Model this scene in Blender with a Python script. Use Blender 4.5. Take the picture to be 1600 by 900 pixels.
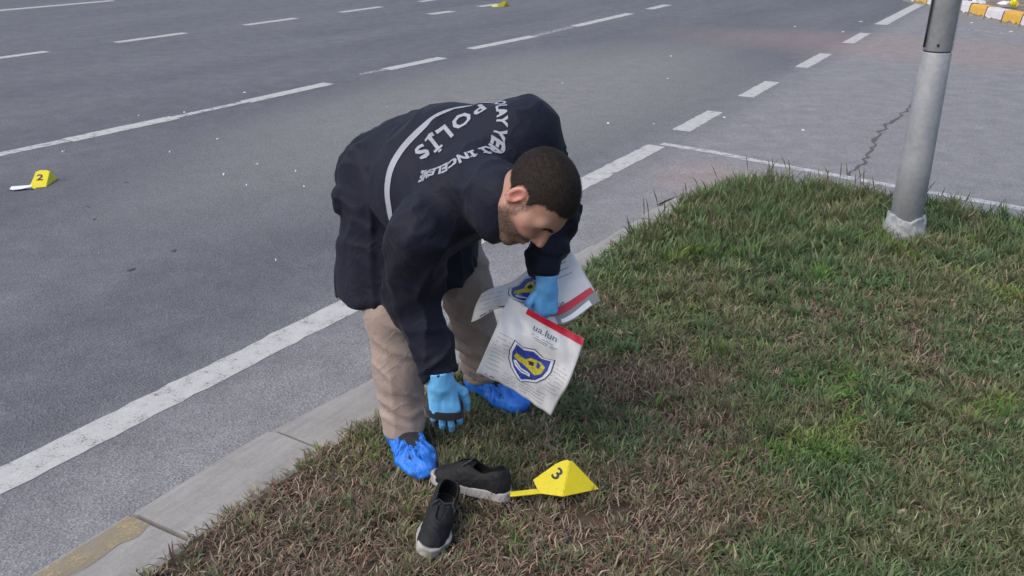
import bpy, bmesh, math, random
import numpy as np
from mathutils import Vector, Matrix
from mathutils.bvhtree import BVHTree
for o in list(bpy.data.objects): bpy.data.objects.remove(o)
SC = bpy.context.scene
COL = SC.collection
random.seed(7)
RNG = np.random.default_rng(11)

# ------------------------------------------------------------------ camera
F_PX = 1376.0; PITCH = math.radians(23.2); CAM_H = 1.75
cam = bpy.data.cameras.new('Camera'); cam.lens = 36.0 * F_PX / 1600.0; cam.sensor_width = 36.0
cam.clip_start = 0.05; cam.clip_end = 3000
co = bpy.data.objects.new('Camera', cam); COL.objects.link(co)
co.location = (0, 0, CAM_H); co.rotation_euler = (math.pi/2 - PITCH, 0, 0)
SC.camera = co
# ------------------------------------------------------------------ world, sun, exposure
SUN_EL = math.radians(52); SUN_AZ = math.radians(-125)      # azimuth from +Y towards +X
w = bpy.data.worlds.new('World'); SC.world = w; w.use_nodes = True
wn = w.node_tree.nodes; wl = w.node_tree.links
sky = wn.new('ShaderNodeTexSky'); sky.sky_type = 'NISHITA'; sky.sun_disc = False
sky.sun_elevation = SUN_EL; sky.sun_rotation = SUN_AZ
sky.air_density = 1.0; sky.dust_density = 4.0; sky.ozone_density = 1.5
wl.new(sky.outputs[0], wn['Background'].inputs[0]); wn['Background'].inputs[1].default_value = 0.15
sun = bpy.data.lights.new('sun', 'SUN'); sun.energy = 0.8; sun.angle = math.radians(50); sun.color = (1.0, 0.95, 0.88)
so = bpy.data.objects.new('sun', sun); COL.objects.link(so)
sd = Vector((math.sin(SUN_AZ)*math.cos(SUN_EL), math.cos(SUN_AZ)*math.cos(SUN_EL), math.sin(SUN_EL)))
so.rotation_euler = sd.to_track_quat('Z', 'Y').to_euler(); so.location = sd*30
SC.view_settings.view_transform = 'Standard'; SC.view_settings.look = 'None'
SC.view_settings.gamma = 1.0; SC.view_settings.use_curve_mapping = False
SC.view_settings.exposure = 0.68
SC.render.engine = 'CYCLES'

# ------------------------------------------------------------------ helpers
FW = np.array([0, math.cos(PITCH), -math.sin(PITCH)]); UPV = np.array([0, math.sin(PITCH), math.cos(PITCH)])
def ray(x, y): return FW + np.array([1., 0, 0])*(x-800)/F_PX + UPV*(450-y)/F_PX
def gp(x, y, z=0.0):                       # pixel -> point on the level z
    d = ray(x, y); t = (z-CAM_H)/d[2]; return np.array([0, 0, CAM_H]) + d*t
def at(x, y, Y):                           # pixel -> point at depth Y
    d = ray(x, y); return np.array([0, 0, CAM_H]) + d*(Y/d[1])
TH = math.radians(31.57)
RU = np.array([math.sin(TH), math.cos(TH), 0.]); RN = np.array([math.cos(TH), -math.sin(TH), 0.])
def rd(s, d, z=0.0): return RU*s + RN*d + np.array([0, 0, z])
def nrm(v): v = np.asarray(v, float); return v/np.linalg.norm(v)

def tag(o, label=None, cat=None, group=None, kind=None):
    if label: o['label'] = label
    if cat: o['category'] = cat
    if group: o['group'] = group
    if kind: o['kind'] = kind
    return o
def add(name, me, parent=None, mat=None, smooth=True):
    o = bpy.data.objects.new(name, me); COL.objects.link(o)
    if mat is not None and len(me.materials) == 0: me.materials.append(mat)
    if smooth: me.shade_smooth()
    if parent is not None: o.parent = parent
    return o
def mesh_np(name, V, faces):
    me = bpy.data.meshes.new(name)
    me.from_pydata([tuple(map(float, v)) for v in V], [], [tuple(int(i) for i in f) for f in faces]); me.update()
    return me
def mesh_quads(name, V, Q):
    """fast mesh from arrays of verts and equal-sized faces"""
    V = np.asarray(V, np.float32); Q = np.asarray(Q, np.int32); k = Q.shape[1]
    me = bpy.data.meshes.new(name)
    me.vertices.add(len(V)); me.vertices.foreach_set('co', V.ravel())
    me.loops.add(Q.size); me.loops.foreach_set('vertex_index', Q.ravel())
    me.polygons.add(len(Q)); me.polygons.foreach_set('loop_start', np.arange(0, Q.size, k, dtype=np.int32))
    try: me.polygons.foreach_set('loop_total', np.full(len(Q), k, np.int32))
    except Exception: pass
    me.update(calc_edges=True); me.validate(); return me
def empty(name, loc=(0, 0, 0)):
    o = bpy.data.objects.new(name, None); COL.objects.link(o); o.empty_display_size = .1
    return o                                # children are modelled in world coordinates
def bm_obj(name, bm, mat, parent=None, smooth=False):
    me = bpy.data.meshes.new(name); bm.normal_update(); bm.to_mesh(me); bm.free()
    return add(name, me, parent, mat, smooth)
def colattr(me, C, name='Col'):
    a = me.color_attributes.new(name, 'FLOAT_COLOR', 'POINT')
    C = np.asarray(C, np.float32)
    if C.shape[1] == 3: C = np.concatenate([C, np.ones((len(C), 1), np.float32)], 1)
    a.data.foreach_set('color', C.ravel())

# --- numpy noise
_LAT = np.random.default_rng(3).random((64, 64, 64)).astype(np.float32)
def vnoise(P):
    P = np.asarray(P, np.float32); i = np.floor(P).astype(np.int32); f = P-i; f = f*f*(3-2*f)
    def L(a, b, c): return _LAT[(i[..., 0]+a) & 63, (i[..., 1]+b) & 63, (i[..., 2]+c) & 63]
    x, y, z = f[..., 0], f[..., 1], f[..., 2]
    a = L(0,0,0)*(1-x)+L(1,0,0)*x; b = L(0,1,0)*(1-x)+L(1,1,0)*x
    c = L(0,0,1)*(1-x)+L(1,0,1)*x; d = L(0,1,1)*(1-x)+L(1,1,1)*x
    a = a*(1-y)+b*y; c = c*(1-y)+d*y
    return (a*(1-z)+c*z)*2-1
def fbm(P, o=3):
    s = 0; a = 1.
    for k in range(o): s = s + a*vnoise(np.asarray(P)*2**k+17.3*k); a *= .5
    return s

# --- distance-field modelling
def rcone(P, a, b, ra, rb):
    a = np.asarray(a, np.float32); b = np.asarray(b, np.float32); d = b-a
    t = np.clip(((P-a)@d)/max(float(d@d), 1e-9), 0, 1)
    q = P-a-t[:, None]*d
    return np.sqrt((q*q).sum(1)) - (ra+(rb-ra)*t)
def econe(P, a, b, ra, rb, lat, ka, kb=None):
    """cone whose section is wider by k along lat"""
    kb = ka if kb is None else kb
    a = np.asarray(a, np.float32); b = np.asarray(b, np.float32); d = b-a; lat = np.asarray(lat, np.float32)
    t = np.clip(((P-a)@d)/max(float(d@d), 1e-9), 0, 1)
    q = P-a-t[:, None]*d
    l = q@lat; k = ka+(kb-ka)*t
    q = q-l[:, None]*lat+(l/k)[:, None]*lat
    n = np.sqrt((q*q).sum(1)); return (n-(ra+(rb-ra)*t))
def ell(P, c, r, R=None):
    q = P-np.asarray(c, np.float32)
    if R is not None: q = q@np.asarray(R, np.float32)
    r = np.asarray(r, np.float32)
    k0 = np.sqrt(((q/r)**2).sum(1)); k1 = np.sqrt(((q/(r*r))**2).sum(1))
    return k0*(k0-1)/np.maximum(k1, 1e-6)
def smin(a, b, k):
    h = np.clip(.5+.5*(b-a)/k, 0, 1); return b*(1-h)+a*h-k*h*(1-h)
def smax(a, b, k): return -smin(-a, -b, k)
def nets(fn, lo, hi, h):
    """naive surface nets"""
    lo = np.asarray(lo, np.float64); n = np.ceil((np.asarray(hi)-lo)/h).astype(int)+1
    xs = [lo[i]+h*np.arange(n[i]) for i in range(3)]
    F = np.empty(n, np.float32)
    yy, zz = np.meshgrid(xs[1], xs[2], indexing='ij')
    step = max(1, int(400000/(n[1]*n[2])))
    for i in range(0, n[0], step):
        xx = xs[0][i:i+step]
        P = np.empty((len(xx), n[1], n[2], 3), np.float32)
        P[..., 0] = xx[:, None, None]; P[..., 1] = yy; P[..., 2] = zz
        F[i:i+step] = fn(P.reshape(-1, 3)).reshape(len(xx), n[1], n[2])
    S = F < 0
    c = [S[a:n[0]-1+a, b:n[1]-1+b, d:n[2]-1+d] for a in (0, 1) for b in (0, 1) for d in (0, 1)]
    cnt = sum(x.astype(np.int8) for x in c); act = (cnt > 0) & (cnt < 8)
    idx = np.full(act.shape, -1, np.int32); A = np.argwhere(act); idx[act] = np.arange(len(A))
    acc = np.zeros((len(A), 3)); m = np.zeros(len(A))
    offs = [(a, b, d) for a in (0, 1) for b in (0, 1) for d in (0, 1)]
    val = {o: F[A[:, 0]+o[0], A[:, 1]+o[1], A[:, 2]+o[2]] for o in offs}
    for o in offs:
        for ax in range(3):
            if o[ax] == 0:
                p = list(o); p[ax] = 1; p = tuple(p)
                va, vb = val[o], val[p]; k = (va < 0) != (vb < 0)
                t = np.where(k, va/np.where(k, va-vb, 1), 0)
                e = np.tile(np.array(o, float), (len(A), 1)); e[:, ax] += t
                acc[k] += e[k]; m[k] += 1
    V = lo+h*(A+acc/m[:, None])
    Q = []
    for ax in range(3):
        b, d = (ax+1) % 3, (ax+2) % 3
        s0 = [slice(0, n[i]-1) for i in range(3)]; s1 = list(s0); s1[ax] = slice(1, n[ax])
        s0[b] = slice(1, n[b]-1); s0[d] = slice(1, n[d]-1); s1[b] = s0[b]; s1[d] = s0[d]
        a0, a1 = S[tuple(s0)], S[tuple(s1)]
        for flip, K in ((False, a0 & ~a1), (True, ~a0 & a1)):
            E = np.argwhere(K)
            if len(E) == 0: continue
            E[:, b] += 1; E[:, d] += 1
            def cell(db, dd):
                e = E.copy(); e[:, b] -= db; e[:, d] -= dd; return idx[e[:, 0], e[:, 1], e[:, 2]]
            q = np.stack([cell(1, 1), cell(0, 1), cell(0, 0), cell(1, 0)], 1)
            Q.append(q[:, ::-1] if flip else q)
    Q = np.concatenate(Q); Q = Q[(Q >= 0).all(1)]
    return V, Q
def smooth_mesh(V, Q, it=2, lam=.5):
    V = V.copy(); E = np.concatenate([Q[:, [i, (i+1) % 4]] for i in range(4)])
    for _ in range(it):
        s = np.zeros_like(V); c = np.zeros(len(V))
        for a, b in ((0, 1), (1, 0)):
            for j in range(3): s[:, j] += np.bincount(E[:, a], V[E[:, b], j], len(V))
            c += np.bincount(E[:, a], minlength=len(V))
        V = V+lam*(s/np.maximum(c, 1)[:, None]-V)
    return V

# ------------------------------------------------------------------ materials
class NT:
    def __init__(s, name):
        s.m = bpy.data.materials.new(name); s.m.use_nodes = True; s.t = s.m.node_tree
        s.b = s.t.nodes['Principled BSDF']; s.out = s.t.nodes['Material Output']
    def n(s, typ, **kw):
        x = s.t.nodes.new('ShaderNode'+typ)
        for k, v in kw.items(): setattr(x, k, v)
        return x
    def l(s, a, b): s.t.links.new(a, b)
    def coord(s): return s.n('TexCoord').outputs['Object']
    def noise(s, scale, detail=4, rough=.55, vec=None, dist=0.):
        x = s.n('TexNoise'); x.inputs['Scale'].default_value = scale; x.inputs['Detail'].default_value = detail
        x.inputs['Roughness'].default_value = rough; x.inputs['Distortion'].default_value = dist
        s.l(vec if vec is not None else s.coord(), x.inputs['Vector']); return x.outputs['Fac']
    def ramp(s, fac, stops):
        x = s.n('ValToRGB'); e = x.color_ramp.elements
        while len(e) < len(stops): e.new(.5)
        for i, (p, c) in enumerate(stops):
            e[i].position = p; e[i].color = (c, c, c, 1) if isinstance(c, (int, float)) else (*c, 1)
        s.l(fac, x.inputs[0]); return x.outputs[0]
    def mix(s, fac, a, b, mode='MIX'):
        x = s.n('Mix', data_type='RGBA', blend_type=mode)
        for i, v in ((0, fac), (6, a), (7, b)):
            if isinstance(v, (int, float)): x.inputs[i].default_value = v
            elif isinstance(v, tuple): x.inputs[i].default_value = (*v, 1)
            else: s.l(v, x.inputs[i])
        return x.outputs[2]
    def math(s, op, a, b=0., c=0.):
        x = s.n('Math', operation=op)
        for i, v in enumerate((a, b, c)):
            if isinstance(v, (int, float)): x.inputs[i].default_value = v
            else: s.l(v, x.inputs[i])
        return x.outputs[0]
    def bump(s, h, strength=.5, dist=.01):
        x = s.n('Bump'); x.inputs['Strength'].default_value = strength; x.inputs['Distance'].default_value = dist
        s.l(h, x.inputs['Height']); s.l(x.outputs[0], s.b.inputs['Normal'])
    def color(s, c):
        if isinstance(c, tuple): s.b.inputs['Base Color'].default_value = (*c, 1)
        else: s.l(c, s.b.inputs['Base Color'])
    def rough(s, v):
        if isinstance(v, (int, float)): s.b.inputs['Roughness'].default_value = v
        else: s.l(v, s.b.inputs['Roughness'])
def simple(name, c, rough=.6, var=.12, scale=40, spec=.5, bump=0., bscale=None):
    t = NT(name); n = t.noise(scale, 4)
    lo = tuple(max(0, x*(1-var)) for x in c); hi = tuple(min(1, x*(1+var)) for x in c)
    t.color(t.ramp(n, [(.3, lo), (.7, hi)])); t.rough(rough); t.b.inputs['Specular IOR Level'].default_value = spec
    if bump: t.bump(t.noise(bscale or scale*3, 3), bump, .004)
    return t.m

def road_material():
    t = NT('asphalt'); c = t.coord()
    sep = t.n('SeparateXYZ'); t.l(c, sep.inputs[0]); x, y = sep.outputs[0], sep.outputs[1]
    d = t.math('SUBTRACT', t.math('MULTIPLY', x, math.cos(TH)), t.math('MULTIPLY', y, math.sin(TH)))
    s_ = t.math('ADD', t.math('MULTIPLY', x, math.sin(TH)), t.math('MULTIPLY', y, math.cos(TH)))
    # stretched along the traffic
    cv = t.n('CombineXYZ'); t.l(t.math('MULTIPLY', s_, .25), cv.inputs[0]); t.l(d, cv.inputs[1])
    big = t.noise(.9, 5, .6, cv.outputs[0]); mid = t.noise(5, 5, .6)
    agg = t.n('TexVoronoi'); agg.inputs['Scale'].default_value = 95; t.l(c, agg.inputs['Vector'])
    fine = t.noise(170, 3, .7)
    spk = t.ramp(fine, [(.36, .60), (.5, 1.), (.66, 1.5)])
    acol = t.ramp(agg.outputs['Color'], [(.1, .76), (.5, 1.0), (.95, 1.28)])
    base = t.mix(t.ramp(big, [(.35, 0.), (.65, 1.)]), (.092, .096, .109), (.117, .121, .133))
    # paler, dustier shoulder beyond the edge line and the side road
    sh = t.n('MapRange'); sh.inputs[1].default_value = -2.95; sh.inputs[2].default_value = -2.35; t.l(d, sh.inputs[0])
    base = t.mix(sh.outputs[0], base, (.182, .183, .190))
    # dusty greenish-grey patch behind the edge line
    def blob(s0, d0, rs, rdd, soft=1.):
        a = t.math('POWER', t.math('DIVIDE', t.math('SUBTRACT', s_, s0), rs), 2.)
        b = t.math('POWER', t.math('DIVIDE', t.math('SUBTRACT', d, d0), rdd), 2.)
        r = t.math('ADD', t.math('ADD', a, b), t.math('MULTIPLY', t.math('SUBTRACT', mid, .5), 1.2))
        m = t.n('MapRange'); m.inputs[1].default_value = 1.3; m.inputs[2].default_value = .15; t.l(r, m.inputs[0]); return m.outputs[0]
    base = t.mix(t.math('MULTIPLY', blob(8.0, -4.6, 4.5, 1.8), .7), base, (.185, .188, .178))
    base = t.mix(t.math('MULTIPLY', blob(13.6, -1.2, 1.5, 4.2), .38), base, (.265, .185, .165))
    base = t.mix(t.math('MULTIPLY', blob(5.9, -1.9, .5, .5), .3), base, (.33, .22, .18))
    base = t.mix(.9, base, t.ramp(mid, [(.3, .84), (.7, 1.14)]), 'MULTIPLY')
    base = t.mix(.8, base, spk, 'MULTIPLY'); base = t.mix(.8, base, acol, 'MULTIPLY')
    t.color(base); t.rough(.88); t.b.inputs['Specular IOR Level'].default_value = .3
    t.bump(t.math('ADD', agg.outputs['Distance'], t.math('MULTIPLY', fine, .6)), .55, .006)
    return t.m
def paint_material(name, c, wear=.5, soft=.0):
    t = NT(name); n1 = t.noise(14, 6, .65); n2 = t.noise(120, 3, .7)
    col = t.mix(t.ramp(n1, [(.35, 0.), (.7, 1.)]), tuple(x*.8 for x in c), c)
    t.color(t.mix(.7, col, t.ramp(n2, [(.3, .72), (.6, 1.05)]), 'MULTIPLY')); t.rough(.8)
    m = t.math('ADD', t.math('MULTIPLY', n1, .55), t.math('MULTIPLY', n2, .45))
    a = t.n('MapRange'); a.inputs[1].default_value = wear-.12-soft; a.inputs[2].default_value = wear+.03+soft; t.l(m, a.inputs[0])
    tr = t.n('BsdfTransparent'); mx = t.n('MixShader'); t.l(a.outputs[0], mx.inputs[0]); t.l(tr.outputs[0], mx.inputs[1])
    t.l(t.b.outputs[0], mx.inputs[2]); t.l(mx.outputs[0], t.out.inputs[0]); t.bump(n2, .3, .003)
    return t.m
def concrete(name, c, yellow=False, warm=0.):
    t = NT(name); co_ = t.coord(); n1 = t.noise(6, 6, .6); n2 = t.noise(90, 4, .7)
    mp = t.n('Mapping'); mp.inputs['Rotation'].default_value = (0, 0, TH); t.l(co_, mp.inputs[0])
    mp2 = t.n('Mapping'); mp2.inputs['Scale'].default_value = (34, 3.5, 20); t.l(mp.outputs[0], mp2.inputs[0])
    st = t.noise(1., 5, .7, mp2.outputs[0])
    col = t.ramp(n1, [(.3, tuple(x*.82 for x in c)), (.7, tuple(x*1.1 for x in c))])
    col = t.mix(.75, col, t.ramp(st, [(.28, .76), (.7, 1.12)]), 'MULTIPLY')
    col = t.mix(.6, col, t.ramp(n2, [(.3, .8), (.7, 1.15)]), 'MULTIPLY')
    t.color(col); t.rough(.9); t.bump(t.math('ADD', n2, st), .35, .004)
    return t.m
M = {}
M['road'] = road_material()
M['paint'] = paint_material('road_paint', (.425, .425, .415), .42)
M['paint_worn'] = paint_material('road_paint_worn', (.43, .43, .44), .47)
M['paint_faint'] = paint_material('road_paint_faint', (.34, .34, .35), .52)
M['kerb'] = concrete('kerb_concrete', (.245, .24, .226))
M['joint'] = simple('kerb_joint', (.10, .075, .06), .95)
M['kerb_yellow'] = paint_material('kerb_yellow_paint', (.33, .265, .155), .53, .13)
M['soil'] = simple('soil', (.060, .043, .033), .97, .4, 25, .2, .8, 60)

# ------------------------------------------------------------------ the setting
def sheet_quad(name, pts, mat, parent=None):
    return add(name, mesh_np(name, pts, [tuple(range(len(pts)))]), parent, mat, False)
g0 = sheet_quad('ground', [(-900, -900, -.06), (900, -900, -.06), (900, 900, -.06), (-900, 900, -.06)], M['soil']); tag(g0, kind='structure')
road = sheet_quad('road', [(-300, -60, 0), (300, -60, 0), (300, 400, 0), (-300, 400, 0)], M['road']); tag(road, kind='structure')

def strip(pts, wid, mat, z=.002, name='lane_marking', jitter=.004):
    """painted strip along points (s,d); ragged edges"""
    P = [rd(s, d) for s, d in pts]; L = []; 
    for a, b in zip(P[:-1], P[1:]):
        n = max(2, int(np.linalg.norm(b-a)/.06)); L += [a+(b-a)*i/n for i in range(n)]
    L.append(P[-1]); V = []; ph_ = random.random()*9
    for i, p in enumerate(L):
        q = L[min(i+1, len(L)-1)]-L[max(i-1, 0)]; q = nrm(q); nn = np.array([q[1], -q[0], 0])
        for sg in (-1, 1):
            v = p+nn*sg*(wid/2+random.gauss(0, jitter)); V.append((v[0], v[1], z))
    Fc = [(2*i, 2*i+1, 2*i+3, 2*i+2) for i in range(len(L)-1)]
    return add(name, mesh_np(name, V, Fc), road, mat, False)
# edge line, then its short dashes across the side-road mouth
strip([(-1.0, -2.735), (1.2, -2.735), (3.0, -2.69), (4.2, -2.69), (6.58, -2.67)], .155, M['paint'])
for s0, s1 in ((7.18, 8.1), (8.95, 9.95), (11.1, 12.4), (13.6, 14.9)): strip([(s0, -2.70), (s1, -2.72)], .16, M['paint'])
strip([(16.2, -2.74), (29, -2.76)], .2, M['paint'])
# inner lane line
strip([(2.6, -6.93), (3.66, -6.93)], .12, M['paint_worn']); strip([(3.665, -6.93), (4.19, -6.905)], .12, M['paint_worn'])
strip([(4.2, -6.9), (5.25, -6.87)], .17, M['paint']); strip([(5.25, -6.87), (6.1, -6.86)], .09, M['paint_worn'])
strip([(6.1, -6.86), (7.3, -6.85)], .16, M['paint']); strip([(7.9, -6.93), (8.34, -6.91)], .1, M['paint_faint'])
strip([(8.35, -6.9), (9.45, -6.86)], .17, M['paint']); strip([(10.3, -7.0), (11.9, -6.93)], .17, M['paint'])
strip([(11.9, -6.93), (13.2, -6.97)], .12, M['paint_faint']); strip([(13.3, -6.98), (15.6, -7.02)], .18, M['paint'])
strip([(16.5, -7.04), (17.5, -7.06)], .18, M['paint']); strip([(19.3, -7.1), (20.5, -7.1)], .18, M['paint'])
# next lane line
for s0, s1 in ((6.0, 7.1), (8.15, 9.4), (10.6, 11.8), (12.95, 14.15), (15.4, 16.6)): strip([(s0, -11.72), (s1, -11.74)], .17, M['paint'])
for s0, s1 in ((13.55, 14.2), (15.2, 15.85)): strip([(s0, -10.1), (s1, -10.05)], .2, M['paint'])
strip([(9.3, -17.5), (12.2, -17.4)], .22, M['paint'])
# thin line round the corner into the side road
strip([(6.66, -2.66), (6.62, -2.2), (6.52, -1.74), (6.38, -.8), (6.25, .2), (6.1, 2.2)], .085, M['paint_worn'])
strip([(16.6, -2.2), (16.0, -.9), (15.6, .6), (15.0, 3)], .12, M['paint_faint'])
# crack in the side road
def crack():
    a, b = gp(1322, 275), gp(1425, 158); V = []; n = 46
    for i in range(n+1):
        t = i/n; p = a+(b-a)*t; q = nrm(b-a); nn = np.array([q[1], -q[0], 0])
        off = .05*math.sin(t*9)*.7+random.gauss(0, .018); wd = .005+.007*abs(random.gauss(0, 1))
        for sg in (-1, 1): v = p+nn*(off+sg*wd); V.append((v[0], v[1], .003))
    o = add('road_crack', mesh_np('road_crack', V, [(2*i, 2*i+1, 2*i+3, 2*i+2) for i in range(n)]), road, simple('crack_dark', (.075, .072, .075), .95), False)
crack()

# kerb: single stones, low splayed front
KD0, KD1, KZ = -2.185, -1.88, .050
kerb = empty('kerb'); tag(kerb, kind='structure')
def kerb_path():
    pts = []
    for s in np.arange(-1.04, 5.3, .02):
        pts.append((s, KD0+float(np.interp(s, [1.7, 2.0, 2.5, 5.3], [0, .02, .085, .17]))))
    d0 = pts[-1][1]
    for a in np.arange(0, 90, 1.5):                      # rounded corner into the side road
        r = .75; pts.append((5.3+r*math.sin(math.radians(a)), d0+r-r*math.cos(math.radians(a))))
    s1, d1 = pts[-1]
    for d in np.arange(.02, 5.5, .02): pts.append((s1-.09*d, d1+d))
    return pts
KP = kerb_path()
def kerb_stones():
    step = 29; i = 0
    while i+step < len(KP):
        seg = [KP[j] for j in np.linspace(i, i+step, 5).astype(int)]
        bm = bmesh.new(); rings = []
        dz = random.gauss(0, .003); dn = random.gauss(0, .003)
        for k, (s, d) in enumerate(seg):
            a = KP[max(0, i)]; b = KP[min(len(KP)-1, i+step)]
            tg = nrm(np.array(seg[min(k+1, 4)])-np.array(seg[max(k-1, 0)])); nn = np.array([-tg[1], tg[0]])*(1 if True else 1)
            if nn@np.array([0, 1]) < 0 and k == 0: pass
            # towards the island
            nn = np.array([-tg[1], tg[0]]);
            if np.dot(nn, np.array([3.0, .5])-np.array([s, d])) < 0: nn = -nn
            sh = .009 if k == 0 else (-.009 if k == 4 else 0)
            base = np.array([s, d])+tg*sh
            prof = [(.0, -.05), (.0, .014), (.008, .024), (.030, .030), (.042, .036), (.29, KZ), (.305, KZ-.008), (.308, -.05)]
            ring = []
            for x, z in prof:
                q = base+nn*(x+dn); p = rd(q[0], q[1], z+dz); ring.append(bm.verts.new(p))
            rings.append(ring)
        for r0, r1 in zip(rings[:-1], rings[1:]):
            for j in range(len(r0)): bm.faces.new((r0[j], r0[(j+1) % len(r0)], r1[(j+1) % len(r0)], r1[j]))
        bm.faces.new(rings[0]); bm.faces.new(rings[-1][::-1])
        bmesh.ops.recalc_face_normals(bm, faces=bm.faces)
        bm_obj('kerb_stone', bm, M['kerb'], kerb); i += step
kerb_stones()
# mortar bed showing in the joints
V = []; 
for s, d in KP[::6]:
    V.append(rd(s, d+.012 if s < 5.35 else d, .008)); V.append(rd(s-.0, d+.29, .034) if s < 5.3 else rd(s-.29, d, .034))
jb = add('mortar_bed', mesh_np('mortar_bed', V, [(2*i, 2*i+1, 2*i+3, 2*i+2) for i in range(len(V)//2-1)]), kerb, M['joint'], False)
# worn yellow paint on the front of the stone at the frame edge
V = []
for k, s in enumerate(np.linspace(-.9, 1.27, 40)):
    a = .03+random.gauss(0, .004); b = .105+random.gauss(0, .008)
    V.append(rd(s, KD0+.012, .031)); V.append(rd(s, KD0+.042, .0425)); V.append(rd(s, KD0+b+.02, .0475))
Fc = []
for k in range(39): Fc += [(3*k, 3*k+1, 3*k+4, 3*k+3), (3*k+1, 3*k+2, 3*k+5, 3*k+4)]
add('yellow_paint', mesh_np('yellow_paint', V, Fc), kerb, M['kerb_yellow'], False)

# island soil: gently humped sheet inside the kerb
def zsoil(x, y):
    x = np.asarray(x, float); y = np.asarray(y, float)
    s = x*RU[0]+y*RU[1]; d = x*RN[0]+y*RN[1]
    e = np.clip((d+1.9)/1.2, 0, 1)
    P = np.stack([x*1.6, y*1.6, x*0+.5], -1); Q = np.stack([x*9, y*9, x*0+3.5], -1)
    return .046+.022*e*e+.018*vnoise(P)*e+.007*vnoise(Q)
def kin(s):                                              # inner edge of the kerb for a given s
    return np.interp(s, [p[0] for p in KP[:317]], [p[1] for p in KP[:317]])+.303
SMAX = 6.02
nx = 150; V = []; 
ss = np.linspace(-2.5, 5.78, nx); tt = np.linspace(0, 1, nx)
for s in ss:
    d0 = float(kin(min(s, 5.29)))
    if s > 5.3:
        r = .48; d0 = d0+r-math.sqrt(max(0, r*r-min(s-5.3, r)**2))
    d1 = 6.5
    for t in tt:
        d = d0-.01+(d1-d0)*(t**1.6); ss_ = s-(.09*max(0, d+1.2) if s > 5 else 0)*(1 if s > 5.5 else (s-5)/.5); p = rd(ss_, d); V.append((p[0], p[1], float(zsoil(p[0], p[1]))))
Q = [(i*nx+j, i*nx+j+1, (i+1)*nx+j+1, (i+1)*nx+j) for i in range(nx-1) for j in range(nx-1)]
soil = add('soil', mesh_quads('soil', V, Q), None, M['soil']); tag(soil, kind='structure')

# ------------------------------------------------------------------ grass
def in_view(x, y, z, m=170):
    P = np.stack([x, y, z-CAM_H], -1); zc = P@FW
    u = 800+F_PX*P[:, 0]/zc; v = 450-F_PX*(P@UPV)/zc
    return (u > -m) & (u < 1600+m*2) & (v > -m) & (v < 900+m*1.6)
def inside(s, d, pad=0.0):
    d0 = kin(np.minimum(s, 5.29)); r = .48; q = np.clip(s-5.3, 0, r)
    d0 = d0+np.where(s > 5.3, r-np.sqrt(np.maximum(0, r*r-q*q)), 0)
    d0 = d0-np.clip((s-3.45)/.25, 0, 1)*np.clip(.12+.10*vnoise(np.stack([s*2.3, s*0+.5, d*0+7.], -1)), 0, .22)*(pad >= 0)
    smax = 5.78-.09*np.maximum(0, d+1.2)
    return (d > d0-pad) & (s < smax+pad*.6)
def brownness(x, y):
    n = fbm(np.stack([x*1.1, y*1.1, x*0+8.1], -1), 4); n2 = fbm(np.stack([x*4.2, y*4.2, x*0+2.7], -1), 3)
    b = -.52+.45*n+.75*n2
    b = b+1.0*np.exp(-(((x-.12)/.62)**2+((y-2.1)/.42)**2))+.7*np.exp(-(((x+.5)/.6)**2+((y-2.1)/.35)**2))
    b = b+.25*np.exp(-(((x-.35)/.5)**2+((y-3.0)/.7)**2))-.35*np.clip((x-.6)/.5, 0, 1)*np.clip((3.2-y)/.6, 0, 1)+.5*np.exp(-((x*RN[0]+y*RN[1]+1.85)/.12)**2)*(y < 3.2)
    b = b+.5*np.exp(-(((x+.55)/.3)**2+((y-1.98)/.12)**2))-.75*np.exp(-(((x-1.0)/.75)**2+((y-1.75)/.32)**2))-.45*np.clip((y-3.4)/1.0, 0, 1)
    return b
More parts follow.
